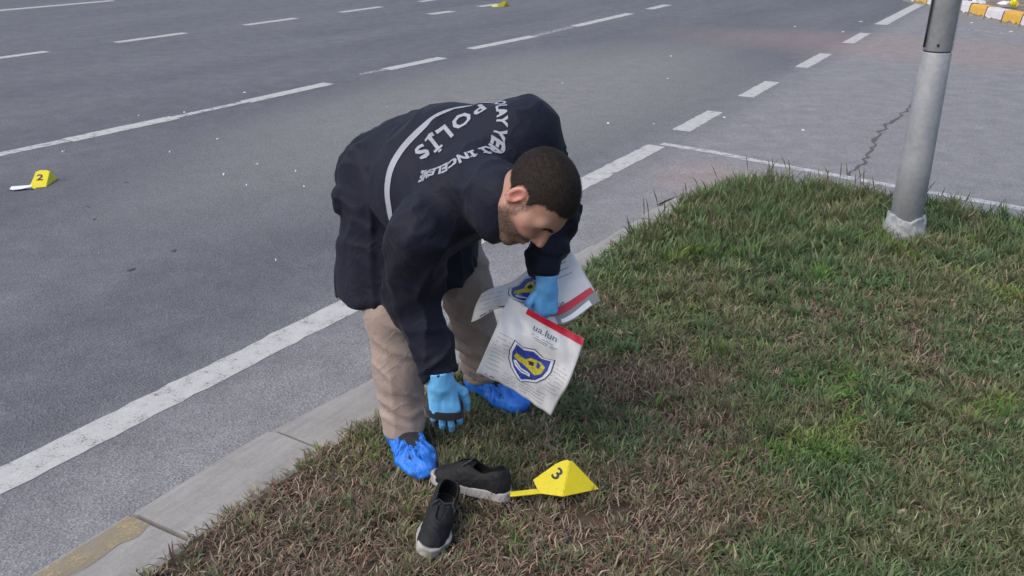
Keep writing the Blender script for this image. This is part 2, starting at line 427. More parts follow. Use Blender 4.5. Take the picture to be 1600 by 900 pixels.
def make_grass():
    def uniform(n):
        s = RNG.uniform(.0, 5.95, n); d = RNG.uniform(-2.1, 4.2, n); return s, d
    # tufts
    s, d = uniform(26000); k = inside(s, d, .0); s, d = s[k], d[k]
    x = s*RU[0]+d*RN[0]; y = s*RU[1]+d*RN[1]
    b = brownness(x, y); keep = in_view(x, y, x*0+.08) & (RNG.random(len(x)) < np.clip(.95-b*.55, .12, 1)*np.clip(2.6/y, .45, 1.15)*.62)
    x, y, b = x[keep], y[keep], b[keep]; nt = len(x)
    nb = RNG.integers(14, 46, nt); tid = np.repeat(np.arange(nt), nb); n1 = len(tid)
    rad = RNG.uniform(.012, .05, nt)[tid]*np.sqrt(RNG.random(n1)); a = RNG.uniform(0, 2*np.pi, n1)
    tx = x[tid]+rad*np.cos(a); ty = y[tid]+rad*np.sin(a)
    az = a+RNG.normal(0, .7, n1); lean = np.clip(.25+rad*14+RNG.normal(0, .25, n1), .05, 1.45)
    tl = RNG.uniform(.55, 1.25, nt)
    L1 = tl[tid]*RNG.uniform(.030, .072, n1)
    tcol = RNG.random((nt, 3))
    # loose blades and thatch
    s, d = uniform(760000); k = inside(s, d, .015); s, d = s[k], d[k]
    ux = s*RU[0]+d*RN[0]; uy = s*RU[1]+d*RN[1]
    k = in_view(ux, uy, ux*0+.08) & ((vnoise(np.stack([ux*5, uy*5, ux*0+12], -1)) < .62) | (RNG.random(len(ux)) < .25)) & (RNG.random(len(ux)) < np.clip((2.35/uy)**1.5, .22, 1.)); ux, uy = ux[k], uy[k]; n2 = len(ux)
    ub = brownness(ux, uy); k = RNG.random(n2) > .42*np.clip(ub*1.2, 0, 1); ux, uy, ub = ux[k], uy[k], ub[k]; n2 = len(ux)
    flat = RNG.random(n2) < np.clip(.45+ub*.45, .12, .93)
    ulean = np.where(flat, RNG.uniform(1.0, 1.55, n2), RNG.uniform(.2, 1.1, n2)); uaz = RNG.uniform(0, 2*np.pi, n2)
    L2 = np.where(flat, RNG.uniform(.018, .07, n2), RNG.uniform(.02, .055, n2))
    X = np.concatenate([tx, ux]); Y = np.concatenate([ty, uy]); AZ = np.concatenate([az, uaz]); LE = np.concatenate([lean, ulean])
    L = np.concatenate([L1, L2]); B = np.concatenate([b[tid], ub]); n = len(X)
    isflat = np.concatenate([np.zeros(n1, bool), flat]); R3 = np.concatenate([tcol[tid]*.7+RNG.random((n1, 3))*.3, RNG.random((n2, 3))])
    S = X*RU[0]+Y*RU[1]; D = X*RN[0]+Y*RN[1]
    # taller towards the kerb beyond the bags and round the lamp post
    tall = np.exp(-(((S-4.9)/.85)**2+((D+1.35)/.62)**2))+.8*np.exp(-(((S-5.7)/.45)**2))*np.clip((D+2)/.6, 0, 1)+.5*np.exp(-(((X-2.1)/.5)**2+((Y-4.4)/.45)**2))
    farg = np.clip((Y-3.3)/1.3, 0, 1)
    L = L*(1+.75*np.clip(tall, 0, 1.1)*(~isflat)+.35*farg*(~isflat)-.25*np.clip(B, 0, 1))
    LE = LE*(1-.45*np.clip(tall, 0, 1)*(~isflat))
    green = RNG.random(n) > np.clip(.48+1.05*B, .14, .93)
    green = np.where(isflat, green & (RNG.random(n) < .45), green | (RNG.random(n) < .35))
    gcol = np.array([.108, .140, .068])*(1-R3[:, :1])+np.array([.235, .260, .125])*R3[:, :1]
    cool = fbm(np.stack([X*4.5, Y*4.5, X*0+5.], -1), 3)[:, None]
    cm = np.clip(cool*1.6+.3, 0, 1); gcol = gcol*(1-cm)+cm*gcol*np.array([.74, .96, .90])
    lime = (fbm(np.stack([X*4.0, Y*4.0, X*0+25.], -1), 2) > .62)[:, None]; gcol = np.where(lime, gcol*np.array([1.08, 1.25, .8]), gcol)
    dcol = np.array([.165, .125, .096])*(1-R3[:, 1:2])+np.array([.43, .36, .26])*R3[:, 1:2]**1.6
    dcol = np.where(R3[:, 2:3] < .3, dcol*np.array([1.1, .86, .85]), dcol)
    C = np.where(green[:, None], gcol, dcol)*RNG.uniform(.7, 1.25, (n, 1))
    W = np.where(isflat, RNG.uniform(.0012, .0027, n), RNG.uniform(.0019, .0043, n))*(1+.5*farg)
    Z = zsoil(X, Y)-.004; h = np.stack([np.cos(AZ), np.sin(AZ), 0*X], 1); side = np.stack([-h[:, 1], h[:, 0], 0*X], 1)
    side = side*np.cos(RNG.uniform(-.9, .9, n))[:, None]; side[:, 2] = np.sin(RNG.uniform(-.6, .6, n))*.5
    base = np.stack([X, Y, Z], 1); base[:, 2] += np.where(isflat, RNG.uniform(.002, .02, n), 0)
    a1 = LE*.75; a2 = np.minimum(LE*1.5, 2.0); a2 = np.where(isflat, LE+RNG.normal(0, .3, n), a2)
    p1 = base+(L*.55)[:, None]*(h*np.sin(a1)[:, None]+np.array([0, 0, 1.])*np.cos(a1)[:, None])
    p2 = p1+(L*.45)[:, None]*(h*np.sin(a2)[:, None]+np.array([0, 0, 1.])*np.cos(a2)[:, None])
    p2 += side*RNG.normal(0, .25, n)[:, None]*L[:, None]
    W = W[:, None]
    V = np.stack([base-side*W*.7, base+side*W*.7, p1+side*W, p1-side*W, p2], 1).reshape(-1, 3)
    i = np.arange(n)*5
    T = np.concatenate([np.stack([i, i+1, i+2], 1), np.stack([i, i+2, i+3], 1), np.stack([i+3, i+2, i+4], 1)])
    me = mesh_quads('grass', V, T); colattr(me, np.repeat(C, 5, 0))
    t = NT('grass_blade'); at_ = t.n('VertexColor', layer_name='Col'); t.color(at_.outputs[0]); t.rough(.6)
    t.b.inputs['Specular IOR Level'].default_value = .25
    tl_ = t.n('BsdfTranslucent'); t.l(at_.outputs[0], tl_.inputs[0]); mx = t.n('MixShader'); mx.inputs[0].default_value = .35
    t.l(t.b.outputs[0], mx.inputs[1]); t.l(tl_.outputs[0], mx.inputs[2]); t.l(mx.outputs[0], t.out.inputs[0])
    o = add('grass', me, None, t.m, False); tag(o, 'patchy short lawn of green and dry brown blades on the island', 'grass', kind='stuff')
    print('grass blades', n)
make_grass()
def weeds():
    V = []; T = []; C = []
    s = RNG.uniform(.2, 5.6, 1500); d = RNG.uniform(-1.85, 3.6, 1500); k = inside(s, d, -.05); s, d = s[k], d[k]
    x = s*RU[0]+d*RN[0]; y = s*RU[1]+d*RN[1]; k = in_view(x, y, x*0+.07) & (brownness(x, y) < .05) & (vnoise(np.stack([x*2.1, y*2.1, x*0+31], 1)) > -.1); x, y = x[k][:260], y[k][:260]
    for px, py in zip(x, y):
        z = float(zsoil(px, py)); nl = RNG.integers(7, 18); R = RNG.uniform(.02, .055); base = np.array([.09, .15, .055])*RNG.uniform(.8, 1.9)*np.array([RNG.uniform(.7, 1.5), 1, RNG.uniform(.7, 1.2)])
        for j in range(nl):
            a = RNG.uniform(0, 6.283); h = np.array([math.cos(a), math.sin(a), 0]); sd = np.array([-h[1], h[0], 0]); L = R*RNG.uniform(.6, 1.25); wd = L*RNG.uniform(.10, .24)
            up = RNG.uniform(.25, 1.0); p0 = np.array([px, py, z])+h*.004; p1 = p0+h*L*.5+[0, 0, L*.5*up]; p2 = p0+h*L+[0, 0, L*.45*up]; p3 = p0+h*L*1.25+[0, 0, L*.3*up]
            i = len(V); V += [p0-sd*.001, p0+sd*.001, p1-sd*wd, p1+sd*wd, p2-sd*wd*.8, p2+sd*wd*.8, p3-sd*.0008, p3+sd*.0008]; c = base*RNG.uniform(.75, 1.3); C += [c]*8
            T += [(i, i+1, i+3, i+2), (i+2, i+3, i+5, i+4), (i+4, i+5, i+7, i+6)]
    me = mesh_quads('weeds', V, T); colattr(me, C)
    o = add('weeds', me, None, bpy.data.materials['grass_blade'], True); tag(o, 'low leafy weeds scattered through the lawn', 'weeds', kind='stuff')
weeds()
def seed_stalks():
    V = []; T = []; C = []
    s = RNG.uniform(3.9, 6.0, 900); d = RNG.uniform(-2.0, 2.6, 900); k = inside(s, d, .0); s, d = s[k], d[k]
    k = (((s-4.9)/1.0)**2+((d+1.5)/.55)**2 < 1.2) | (s > 5.55-.09*np.maximum(0, d+1.2)); s, d = s[k], d[k]
    for a, b in zip(s[:230], d[:230]):
        p = rd(a, b); p[2] = float(zsoil(p[0], p[1])); L = RNG.uniform(.10, .26); az = RNG.uniform(0, 6.28); le = RNG.uniform(.1, .5)
        q = p; c = (.15, .13, .075) if RNG.random() < .6 else (.07, .09, .04)
        for j in range(4):
            an = le*(.4+.45*j); nx_ = q+L/4*np.array([math.cos(az)*math.sin(an), math.sin(az)*math.sin(an), math.cos(an)])
            w0 = .0012 if j < 3 else .0036; w1 = .0012 if j < 2 else (.0032 if j == 2 else .0008)
            for ax in ((1, 0, 0), (0, 1, 0)):
                ax = np.array(ax, float); i = len(V); V += [q-ax*w0, q+ax*w0, nx_+ax*w1, nx_-ax*w1]; T.append((i, i+1, i+2, i+3)); C += [c]*4
            q = nx_
    me = mesh_quads('seed_stalks', V, T); colattr(me, C)
    o = add('seed_stalks', me, None, bpy.data.materials['grass_blade'], False); tag(o, 'thin dry seed stalks standing above the taller grass by the kerb', 'grass', kind='stuff')
seed_stalks()

# ------------------------------------------------------------------ the bending man
def A(*v): return np.array(v, np.float32)
HD = math.radians(-58); F0 = A(math.cos(HD), math.sin(HD), 0); L0 = A(-math.sin(HD), math.cos(HD), 0)
PEL = A(-.345, 2.83, .980); SHC = A(-.095, 2.42, 1.030)
SHL = A(.050, 2.525, 1.165); SHR = A(-.255, 2.300, .925)
TAX = (SHC-PEL)/np.linalg.norm(SHC-PEL)
LAT = SHL-SHR; LAT = LAT-TAX*(LAT@TAX); LAT /= np.linalg.norm(LAT)
BCK = np.cross(TAX, -LAT); BCK = BCK if BCK[2] > 0 else -BCK
ANR = A(-.372, 2.565, .15); ANL = A(-.098, 2.93, .15)
HPR = PEL-L0*.09+A(0, 0, -.02); HPL = PEL+L0*.09+A(0, 0, -.02)
KNR = A(-.388, 2.62, .53); KNL = A(-.165, 2.86, .53)
ELR = A(-.300, 2.40, .715); WRR = A(-.215, 2.305, .492)
ELL = A(.130, 2.66, .885); WRL = A(.103, 2.56, .705)
HC = A(.062, 2.145, 1.082)                                  # head centre
HUP = nrm(A(.77, -.42, .46)); HFC = A(.34, -.40, -.85)      # crown direction, face direction
HFC = nrm(HFC-HUP*(HFC@HUP)); HRT = np.cross(HFC, HUP)
HR = np.stack([HRT, HFC, HUP], 1).astype(np.float32)         # local (right, face, up) -> world

def folds(P, freq, amp, axis, ph=0., warp=.6):
    """soft ridges running across an axis, broken up by noise"""
    t = P@np.asarray(axis, np.float32)*freq+ph+warp*2*vnoise(P*9+ph)
    return amp*(np.abs(np.sin(t))-.5)*np.clip(.5+vnoise(P*7+3.1+ph), 0, 1)

# --- jacket
def jacket_fn(P):
    mid = PEL*.48+SHC*.52+BCK*.030
    d = econe(P, PEL+BCK*.005-A(.02,0,0), mid, .132, .137, LAT, 1.55, 1.48)
    d = smin(d, econe(P, mid, SHC+BCK*.0-TAX*.02, .132, .112, LAT, 1.46, 1.5), .06)
    d = smin(d, rcone(P, SHC+BCK*.012, SHL-LAT*.02-BCK*.005, .100, .092), .06)
    d = smin(d, rcone(P, SHC+BCK*.01, SHR+LAT*.02, .092, .084), .06)
    d = smin(d, rcone(P, mid+LAT*.07+BCK*.02, SHL-LAT*.07+BCK*.01, .115, .105), .06)
    # sagging front
    d = smin(d, ell(P, PEL*.45+SHC*.55-A(0, 0, .10)+L0*.0, (.15, .2, .11)), .08)
    # skirt of the coat hanging over the seat
    sk = econe(P, PEL+A(-.025, .0, .0)+F0*.055, PEL+A(-.045, -.02, -.50)+F0*.085, .15, .195, L0, 1.5, 1.22)
    sk = sk+.007*vnoise(P*A(9, 9, 1.2))+.004*vnoise(P*A(24, 24, 3))
    zl = .580+.06*np.clip((P-PEL)@F0+.0, -.1, .35)+.30*np.clip((P-PEL)@L0+.05, 0, .4)
    hem = zl-P[:, 2]
    inner = np.maximum(sk+.024, P[:, 2]-zl-.12)
    sk = smax(sk, hem, .008); sk = np.maximum(sk, -inner)
    d = smin(d, sk, .035)
    # pocket flap and velcro tab on the right side
    tb = at(516, 318, 2.66).astype(np.float32); d = smin(d, rcone(P, tb+A(.026, 0, .04), tb+A(.022, 0, -.02), .013, .015), .012)
    # collar
    cb = SHC+TAX*.045+BCK*.035
    d = smin(d, np.abs(rcone(P, cb, cb+TAX*.05-BCK*.0, .075, .070))-.009 if False else rcone(P, cb-TAX*.03, HC-HUP*.10-HFC*.035, .092, .074), .03)
    d = smin(d, rcone(P, SHC+TAX*.06-BCK*.03, HC-HUP*.135+HFC*.015, .085, .060), .03)
    # sleeves
    for sh, el, wr, r0, r1, r2 in ((SHR, ELR, WRR, .088, .066, .050), (SHL, ELL, WRL, .085, .064, .047)):
        dr = nrm(wr-el); ew = wr+dr*.0
        a = rcone(P, sh, el, r0, r1); b = rcone(P, el, ew, r1, r2)
        s = smin(a, b, .05)
        w = np.exp(-((np.linalg.norm(P-el, axis=1)/.12)**2))
        al = (P-el)@dr.astype(np.float32); Qs = np.stack([al*15+P[:, 2]*3+r0*50, P[:, 0]*7+al*4, P[:, 1]*7], 1)
        s = s-.013*(1-np.abs(vnoise(Qs)))**6
        s = s+folds(P, 62, .022, dr, 1., .9)*w+folds(P, 40, .014, dr, 4., 1.1)*(1-w)*.8+.006*vnoise(P*14)
        # cuff band
        tcf = (P-ew)@dr.astype(np.float32)
        s = s+np.where((tcf > -.052), .004, 0)*1.0
        s = np.maximum(s, tcf-.012)
        d = smin(d, s, .035)
    # wrinkles across the back, pulled from the shoulders to the waist
    u = (P-PEL)@TAX; l = (P-PEL)@LAT
    d = d+.0032*fbm(np.stack([u*6+l*4, l*9-u*2, P[:, 2]*5], 1), 2)
    rid = np.abs(vnoise(np.stack([u*5+l*7+2, l*13-u*6, P[:, 2]*6+5], 1)))
    d = d-.012*np.clip(.32-rid, 0, 1)*np.clip(1-(u-.05)/.25, .25, 1)
    # gathered folds: armpit to waist on the back, long drops in the skirt, rings on the sleeves
    def rg(Q): return (1-np.abs(vnoise(Q)))**6
    Q3 = np.stack([u*3.5-l*9+1.3, l*4+u*10, P[:, 2]*7+9], 1)
    d = d-.011*rg(Q3)*np.clip(1.2-np.abs(l+.02)*2, .5, 1)
    low = np.clip((.98-P[:, 2])/.1, 0, 1)
    d = d-.009*low*rg(P*A(11, 11, 1.8)+4.2)
    # belt seam and the crease where the back turns into the skirt
    d = d+.007*np.exp(-((u-.045+.15*np.abs(l))/.012)**2)*(P[:, 2] > PEL[2]-.2)
    return d
JV, JQ = nets(jacket_fn, (-.68, 2.10, .40), (.30, 3.10, 1.34), .0075)
JV = smooth_mesh(JV, JQ, 1, .3)

# --- trousers
def leg_fn(P, hp, kn, an, k):
    dr = nrm(an-kn)
    d = smin(rcone(P, hp, kn, .105, .082), rcone(P, kn, an+A(0, 0, -.02), .082, .069), .04)
    z = P[:, 2]
    d = d+.007*vnoise(P*A(8, 8, 5)+k)+.004*vnoise(P*A(18, 18, 14)+k)
    d = d+folds(P, 55, .024, (0.25, .1, 1), k, 1.2)*np.exp(-((z-.20)/.09)**2)          # stacked at the shoe
    d = d+folds(P, 30, .018, (.3, .3, 1), k+2, 1.0)*np.exp(-((z-.62)/.13)**2)
    rid = np.abs(vnoise(P*A(11, 11, 3.2)+k*3)); d = d-.006*np.clip(.3-rid, 0, 1)*3*.6
    d = d-.012*(1-np.abs(vnoise(np.stack([P[:, 0]*6+z*5+k, P[:, 1]*6, z*13+P[:, 0]*6], 1))))**4-.006*(1-np.abs(vnoise(np.stack([P[:, 0]*14+k, P[:, 1]*14, z*3.5], 1))))**4
    return d
def trouser_fn(P):
    d = np.full(len(P), 9., np.float32)
    for hp, kn, an, k in ((HPR, KNR, ANR, 0.), (HPL, KNL, ANL, 5.)):
        l = leg_fn(P, hp, kn, an, k); hz = .122+.25*((P-an)@F0)*.6+.006*vnoise(P*12)
        inner = np.maximum(l+.011, P[:, 2]-hz-.05); l = smax(l, hz-P[:, 2], .006); l = np.maximum(l, -inner)
        d = smin(d, l, .02)
    return smin(d, ell(P, PEL+A(0, 0, .0), (.15, .14, .12)), .05)
TV, TQ = nets(trouser_fn, (-.56, 2.42, .10), (.06, 3.08, 1.06), .007)
TV = smooth_mesh(TV, TQ, 1, .4)

# --- head and neck in head space
def head_fn(q):
    x = np.abs(q[:, 0]); qs = np.stack([x, q[:, 1], q[:, 2]], 1)
    d = ell(q, (0, -.014, .034), (.077, .098, .088))
    d = smin(d, ell(q, (0, .028, -.028), (.062, .070, .098)), .03)
    d = smin(d, rcone(qs, (.052, .002, -.055), (.018, .066, -.105), .024, .018), .03)
    d = smin(d, rcone(qs, (0, .07, -.108), (.012, .07, -.108), .021, .021), .02)
    d = smin(d, rcone(qs, (.048, .052, -.018), (.036, .066, -.028), .022, .02), .03)      # cheekbone
    d = smin(d, rcone(qs, (.008, .083, .020), (.042, .072, .020), .015, .013), .02)       # brow
    d = smax(d, -ell(qs, (.031, .099, -.001), (.020, .021, .013)), .014)                  # sockets
    d = smin(d, ell(qs, (.031, .074, -.001), (.014, .014, .012)), .006)                   # lids
    d = smin(d, rcone(q, (0, .088, .010), (0, .113, -.032), .009, .0125), .012)           # nose
    d = smin(d, rcone(qs, (.011, .101, -.037), (.012, .098, -.038), .0095, .0095), .008)
    d = smin(d, rcone(qs, (0, .095, -.068), (.019, .086, -.068), .0075, .005), .008)
    d = smin(d, rcone(qs, (0, .094, -.080), (.016, .086, -.079), .008, .006), .008)
    d = smax(d, -rcone(qs, (0, .103, -.0735), (.022, .092, -.0735), .0016, .0012), .004)
    # ear
    e = qs-A(.080, -.014, -.004); c, s = math.cos(.35), math.sin(.35)
    e = np.stack([e[:, 0]*c+e[:, 1]*s, -e[:, 0]*s+e[:, 1]*c, e[:, 2]], 1)
    ear = ell(e, (0, 0, 0), (.0085, .0195, .033)); ear = smax(ear, -ell(e, (.008, .002, .003), (.0065, .0125, .023)), .004)
    ear = smin(ear, ell(e, (.002, .003, -.024), (.006, .009, .010)), .004)
    ear = smin(ear, rcone(e, (.003, .012, .004), (.003, .012, -.010), .004, .004), .003)
    d = smin(d, ear, .007)
    return d
NB = (SHC+TAX*.02-HC)@HR                                      # neck base in head space
def headneck_fn(q):
    d = head_fn(q)
    return smin(d, rcone(q, (0, -.030, -.050), NB, .055, .066), .03)
lo = np.minimum(A(-.105, -.125, -.15), NB-.08); hi = np.maximum(A(.105, .135, .14), NB+.08)
HV, HQ = nets(headneck_fn, lo, hi, .003)
HVL = smooth_mesh(HV, HQ, 1, .35)
HVW = HVL@HR.T+HC
# --- rest of the body, inside the clothes
def body_fn(P):
    d = econe(P, PEL, SHC-TAX*.02, .085, .085, LAT, 1.4); d = smin(d, rcone(P, SHC, SHC+TAX*.05, .06, .055), .03)
    for sh, el, wr in ((SHR, ELR, WRR), (SHL, ELL, WRL)):
        d = smin(d, rcone(P, sh, el, .05, .042), .03); d = smin(d, rcone(P, el, wr, .042, .028), .03); d = smin(d, rcone(P, wr, wr+nrm(wr-el)*.01, .02, .015), .02)
    for hp, kn, an in ((HPR, KNR, ANR), (HPL, KNL, ANL)):
        d = smin(d, rcone(P, hp, kn, .07, .052), .04); d = smin(d, rcone(P, kn, an, .052, .036), .03)
    return d
BV, BQ = nets(body_fn, (-.56, 2.18, .10), (.28, 3.06, 1.26), .012)
nH = len(HVW); PVt = np.concatenate([HVW, BV]); PQ = np.concatenate([HQ, BQ+nH])
# skin tones by place on the head
def skin_col():
    q = HVL; x = np.abs(q[:, 0]); C = np.tile(np.array([.31, .17, .122]), (len(q), 1))
    n = fbm(q*60, 3)[:, None]; C = C*(1+.07*n)
    def blend(m, c): 
        nonlocal C; m = np.clip(m, 0, 1)[:, None]; C = C*(1-m)+np.array(c)*m
    blend(np.exp(-((x-.04)**2+(q[:, 1]-.07)**2+(q[:, 2]+.03)**2)/.0006)*.5, (.50, .22, .16))
    blend(np.exp(-(x**2+(q[:, 1]-.113)**2+(q[:, 2]+.035)**2)/.0004)*.6, (.50, .22, .17))
    blend(np.exp(-((x-.086)**2/.0003+(q[:, 1]+.014)**2/.0009+(q[:, 2])**2/.0016))*.75, (.55, .22, .17))
    jaw = np.clip((-.035-q[:, 2]+.25*np.clip(.03-q[:, 1], 0, .03))/.018, 0, 1)*np.clip((q[:, 1]+.01)/.02, 0, 1)
    jaw = np.maximum(jaw, np.clip(1-np.abs(x-.072)/.02, 0, 1)*np.clip(1-np.abs(q[:, 1]-.022)/.016, 0, 1)*np.clip((-q[:, 2]+.03)/.02, 0, 1))
    lip = np.exp(-((q[:, 2]+.074)**2/.00007+x**2/.0005))*(q[:, 1] > .08)
    blend(jaw*(.68+.2*n[:, 0])*(1-lip), (.085, .06, .05)); blend(lip*.6, (.36, .15, .12))
    return C
C = np.concatenate([skin_col(), np.tile([.45, .27, .2], (len(BV), 1))])
me = mesh_quads('person', PVt, PQ); colattr(me, C)
t = NT('skin'); vc = t.n('VertexColor', layer_name='Col'); t.color(t.mix(.5, vc.outputs[0], t.ramp(t.noise(260, 3), [(.3, .8), (.7, 1.15)]), 'MULTIPLY')); t.rough(.5)
t.b.inputs['Subsurface Weight'].default_value = .12; t.b.inputs['Subsurface Radius'].default_value = (.01, .004, .002); t.b.inputs['Subsurface Scale'].default_value = .6
t.bump(t.noise(420, 3), .12, .002)
person = add('person', me, None, t.m)
tag(person, 'man in dark navy jacket and khaki trousers bending over the grass, wearing blue gloves', 'person')

# --- hair: cropped shell plus short strands
def hair_mask(q):
    """>0 inside the hair-covered scalp (head space)"""
    x = np.abs(q[:, 0]); front = .052-q[:, 2]*-.0
    line = np.where(q[:, 1] > .03, (q[:, 2]-(.060+.22*(q[:, 1]-.03)-.55*np.clip(x-.045, 0, .03)*(1)+.20*np.clip(x-.02,0,.03)-.1*np.clip(.02-x, 0, .02))),
                    q[:, 2]-(-.012 if False else np.where(q[:, 1] > .012, -.012+(q[:, 1]-.012)*3.8, -.040)))
    line = line+.004*vnoise(q*90)
    ear = ell(np.stack([x, q[:, 1], q[:, 2]], 1), (.082, -.010, -.008), (.03, .030, .042))
    return np.minimum(line, ear)
def hair_fn(q):
    d = head_fn(q)-.0040-.0004*fbm(q*120, 2); return np.maximum(d, -hair_mask(q)*.8)
hv, hq = nets(hair_fn, (-.11, -.135, -.12), (.11, .14, .15), .0032)
hw = smooth_mesh(hv, hq, 1, .4)
outer = head_fn(hw) > .002
def strands():
    src = hw[outer]; k = RNG.integers(0, len(src), 34000); p = src[k]+RNG.normal(0, .0015, (len(k), 3)); p = p[hair_mask(p) > -.006*RNG.random(len(p))]
    e = .002; g = np.stack([head_fn(p+A(e, 0, 0))-head_fn(p-A(e, 0, 0)), head_fn(p+A(0, e, 0))-head_fn(p-A(0, e, 0)), head_fn(p+A(0, 0, e))-head_fn(p-A(0, 0, e))], 1)
    g /= np.maximum(np.linalg.norm(g, axis=1), 1e-6)[:, None]
    fl = np.array([0, .5, -.6])+np.stack([np.sign(p[:, 0])*.25, np.clip(p[:, 2]-.05, 0, .1)*9, -np.clip(.05-p[:, 2], 0, .1)*6], 1)+RNG.normal(0, .22, p.shape)
    fl -= g*(fl*g).sum(1)[:, None]; fl /= np.maximum(np.linalg.norm(fl, axis=1), 1e-6)[:, None]
    L = RNG.uniform(.004, .009, len(p))[:, None]; dr = g*.30+fl*.95; sd = np.cross(g, fl)*.00032
    V = np.stack([p-g*.002-sd, p-g*.002+sd, p+dr*L], 1).reshape(-1, 3); i = np.arange(len(p))*3
    return V, np.stack([i, i+1, i+2], 1)
sv, st = strands()
tris = np.concatenate([hq[:, [0, 1, 2]], hq[:, [0, 2, 3]], st+len(hw)])
hair_me = mesh_quads('hair', np.concatenate([hw, sv])@HR.T+HC, tris)
M['hair'] = simple('hair_dark', (.021, .0162, .013), .7, .4, 160, .15)
add('hair', hair_me, person, M['hair'])
def brows():
    V = []; T = []
    for sg in (-1, 1):
        for _ in range(420):
            u = RNG.random(); x = .014+.036*u; z = .0215+.006*math.sin(u*2.4)-.006*u*u+RNG.normal(0, .0022)
            y = .13
            for _k in range(14):
                y -= max(float(head_fn(A(sg*x, y, z)[None])[0]), 0)*.9
            p = A(sg*x, y, z); dx = A(sg*.006, .0012, .003*(1-u)+RNG.normal(0, .0012)); sd = A(0, .0002, .0005); i = len(V)
            V += [p-sd, p+sd, p+dx]; T.append((i, i+1, i+2))
    add('eyebrows', mesh_quads('eyebrows', (np.array(V)+A(0, .0006, 0))@HR.T+HC, T), person, M['hair'])
brows()
def beard():
    q = HVL; x = np.abs(q[:, 0]); m = np.clip((-.030-q[:, 2]+.3*np.clip(.03-q[:, 1], 0, .03))/.02, 0, 1)*(q[:, 1] > -.004)*(q[:, 2] > -.135)
    m = np.maximum(m, (np.abs(x-.072) < .016)*(np.abs(q[:, 1]-.016) < .016)*(q[:, 2] < .03)*(q[:, 2] > -.06)*.9)
    m = m*(1-np.exp(-((q[:, 2]+.074)**2/.00006+x**2/.0006)))*(1-.8*((q[:, 2] > -.058) & (x < .016)))
    m = m*np.clip(1.2-3.*np.clip(q[:, 2]+.052, 0, .05)/.02*(q[:, 1] > .035), 0, 1)
    k = RNG.choice(len(q), 6000, p=m/m.sum()); p = q[k]+RNG.normal(0, .0011, (len(k), 3)); e = .002
    g = np.stack([head_fn(p+A(e, 0, 0))-head_fn(p-A(e, 0, 0)), head_fn(p+A(0, e, 0))-head_fn(p-A(0, e, 0)), head_fn(p+A(0, 0, e))-head_fn(p-A(0, 0, e))], 1)
    g /= np.maximum(np.linalg.norm(g, axis=1), 1e-6)[:, None]; p = p-g*head_fn(p)[:, None]
    fl = np.array([0, .2, -1.])+RNG.normal(0, .4, p.shape); fl -= g*(fl*g).sum(1)[:, None]; fl /= np.linalg.norm(fl, axis=1)[:, None]
    L = RNG.uniform(.002, .0045, len(p))[:, None]; sd = np.cross(g, fl)*.00028; V = np.stack([p-sd, p+sd, p+(g*.5+fl)*L], 1).reshape(-1, 3); i = np.arange(len(p))*3
    o = add('beard', mesh_quads('beard', V@HR.T+HC, np.stack([i, i+1, i+2], 1)), person, M['hair'], False); o['kind'] = 'stuff'
beard()

# --- cloth materials
def cloth(name, c, rough, weave, var=.25, sheen=.2, bump=.25, vscale=5):
    t = NT(name); n1 = t.noise(vscale, 5, .6); n2 = t.noise(weave, 2, .6)
    t.color(t.mix(.5, t.ramp(n1, [(.3, tuple(x*(1-var) for x in c)), (.7, tuple(x*(1+var) for x in c))]), t.ramp(n2, [(.3, .75), (.7, 1.2)]), 'MULTIPLY'))
    t.rough(rough); t.b.inputs['Sheen Weight'].default_value = sheen; t.b.inputs['Sheen Roughness'].default_value = .5
    t.b.inputs['Specular IOR Level'].default_value = .35
    cr = t.math('ABSOLUTE', t.math('SUBTRACT', t.noise(11, 3, .5, None, .6), .5)); cr = t.ramp(cr, [(.0, 1.), (.09, .25), (.3, 0.)])
    t.bump(t.math('ADD', t.math('ADD', t.math('MULTIPLY', n2, .25), t.math('MULTIPLY', t.noise(38, 4, .6), .6)), t.math('MULTIPLY', cr, .8)), bump, .009); return t.m
M['jacket'] = cloth('jacket_nylon', (.0048, .0060, .0155), .7, 420, .2, .03)
bpy.data.materials['jacket_nylon'].node_tree.nodes['Principled BSDF'].inputs['Specular IOR Level'].default_value = .22
M['trousers'] = cloth('trouser_cotton', (.27, .212, .182), .85, 380, .14, .1, .3)
M['reflect'] = cloth('grey_reflective', (.25, .262, .305), .55, 500, .12, .0, .1)
jacket = add('jacket', mesh_quads('jacket', JV, JQ), person, M['jacket'])
tag(jacket, 'dark navy hip-length jacket with grey lettering on the back')
trousers = add('trousers', mesh_quads('trousers', TV, TQ), person, M['trousers'])

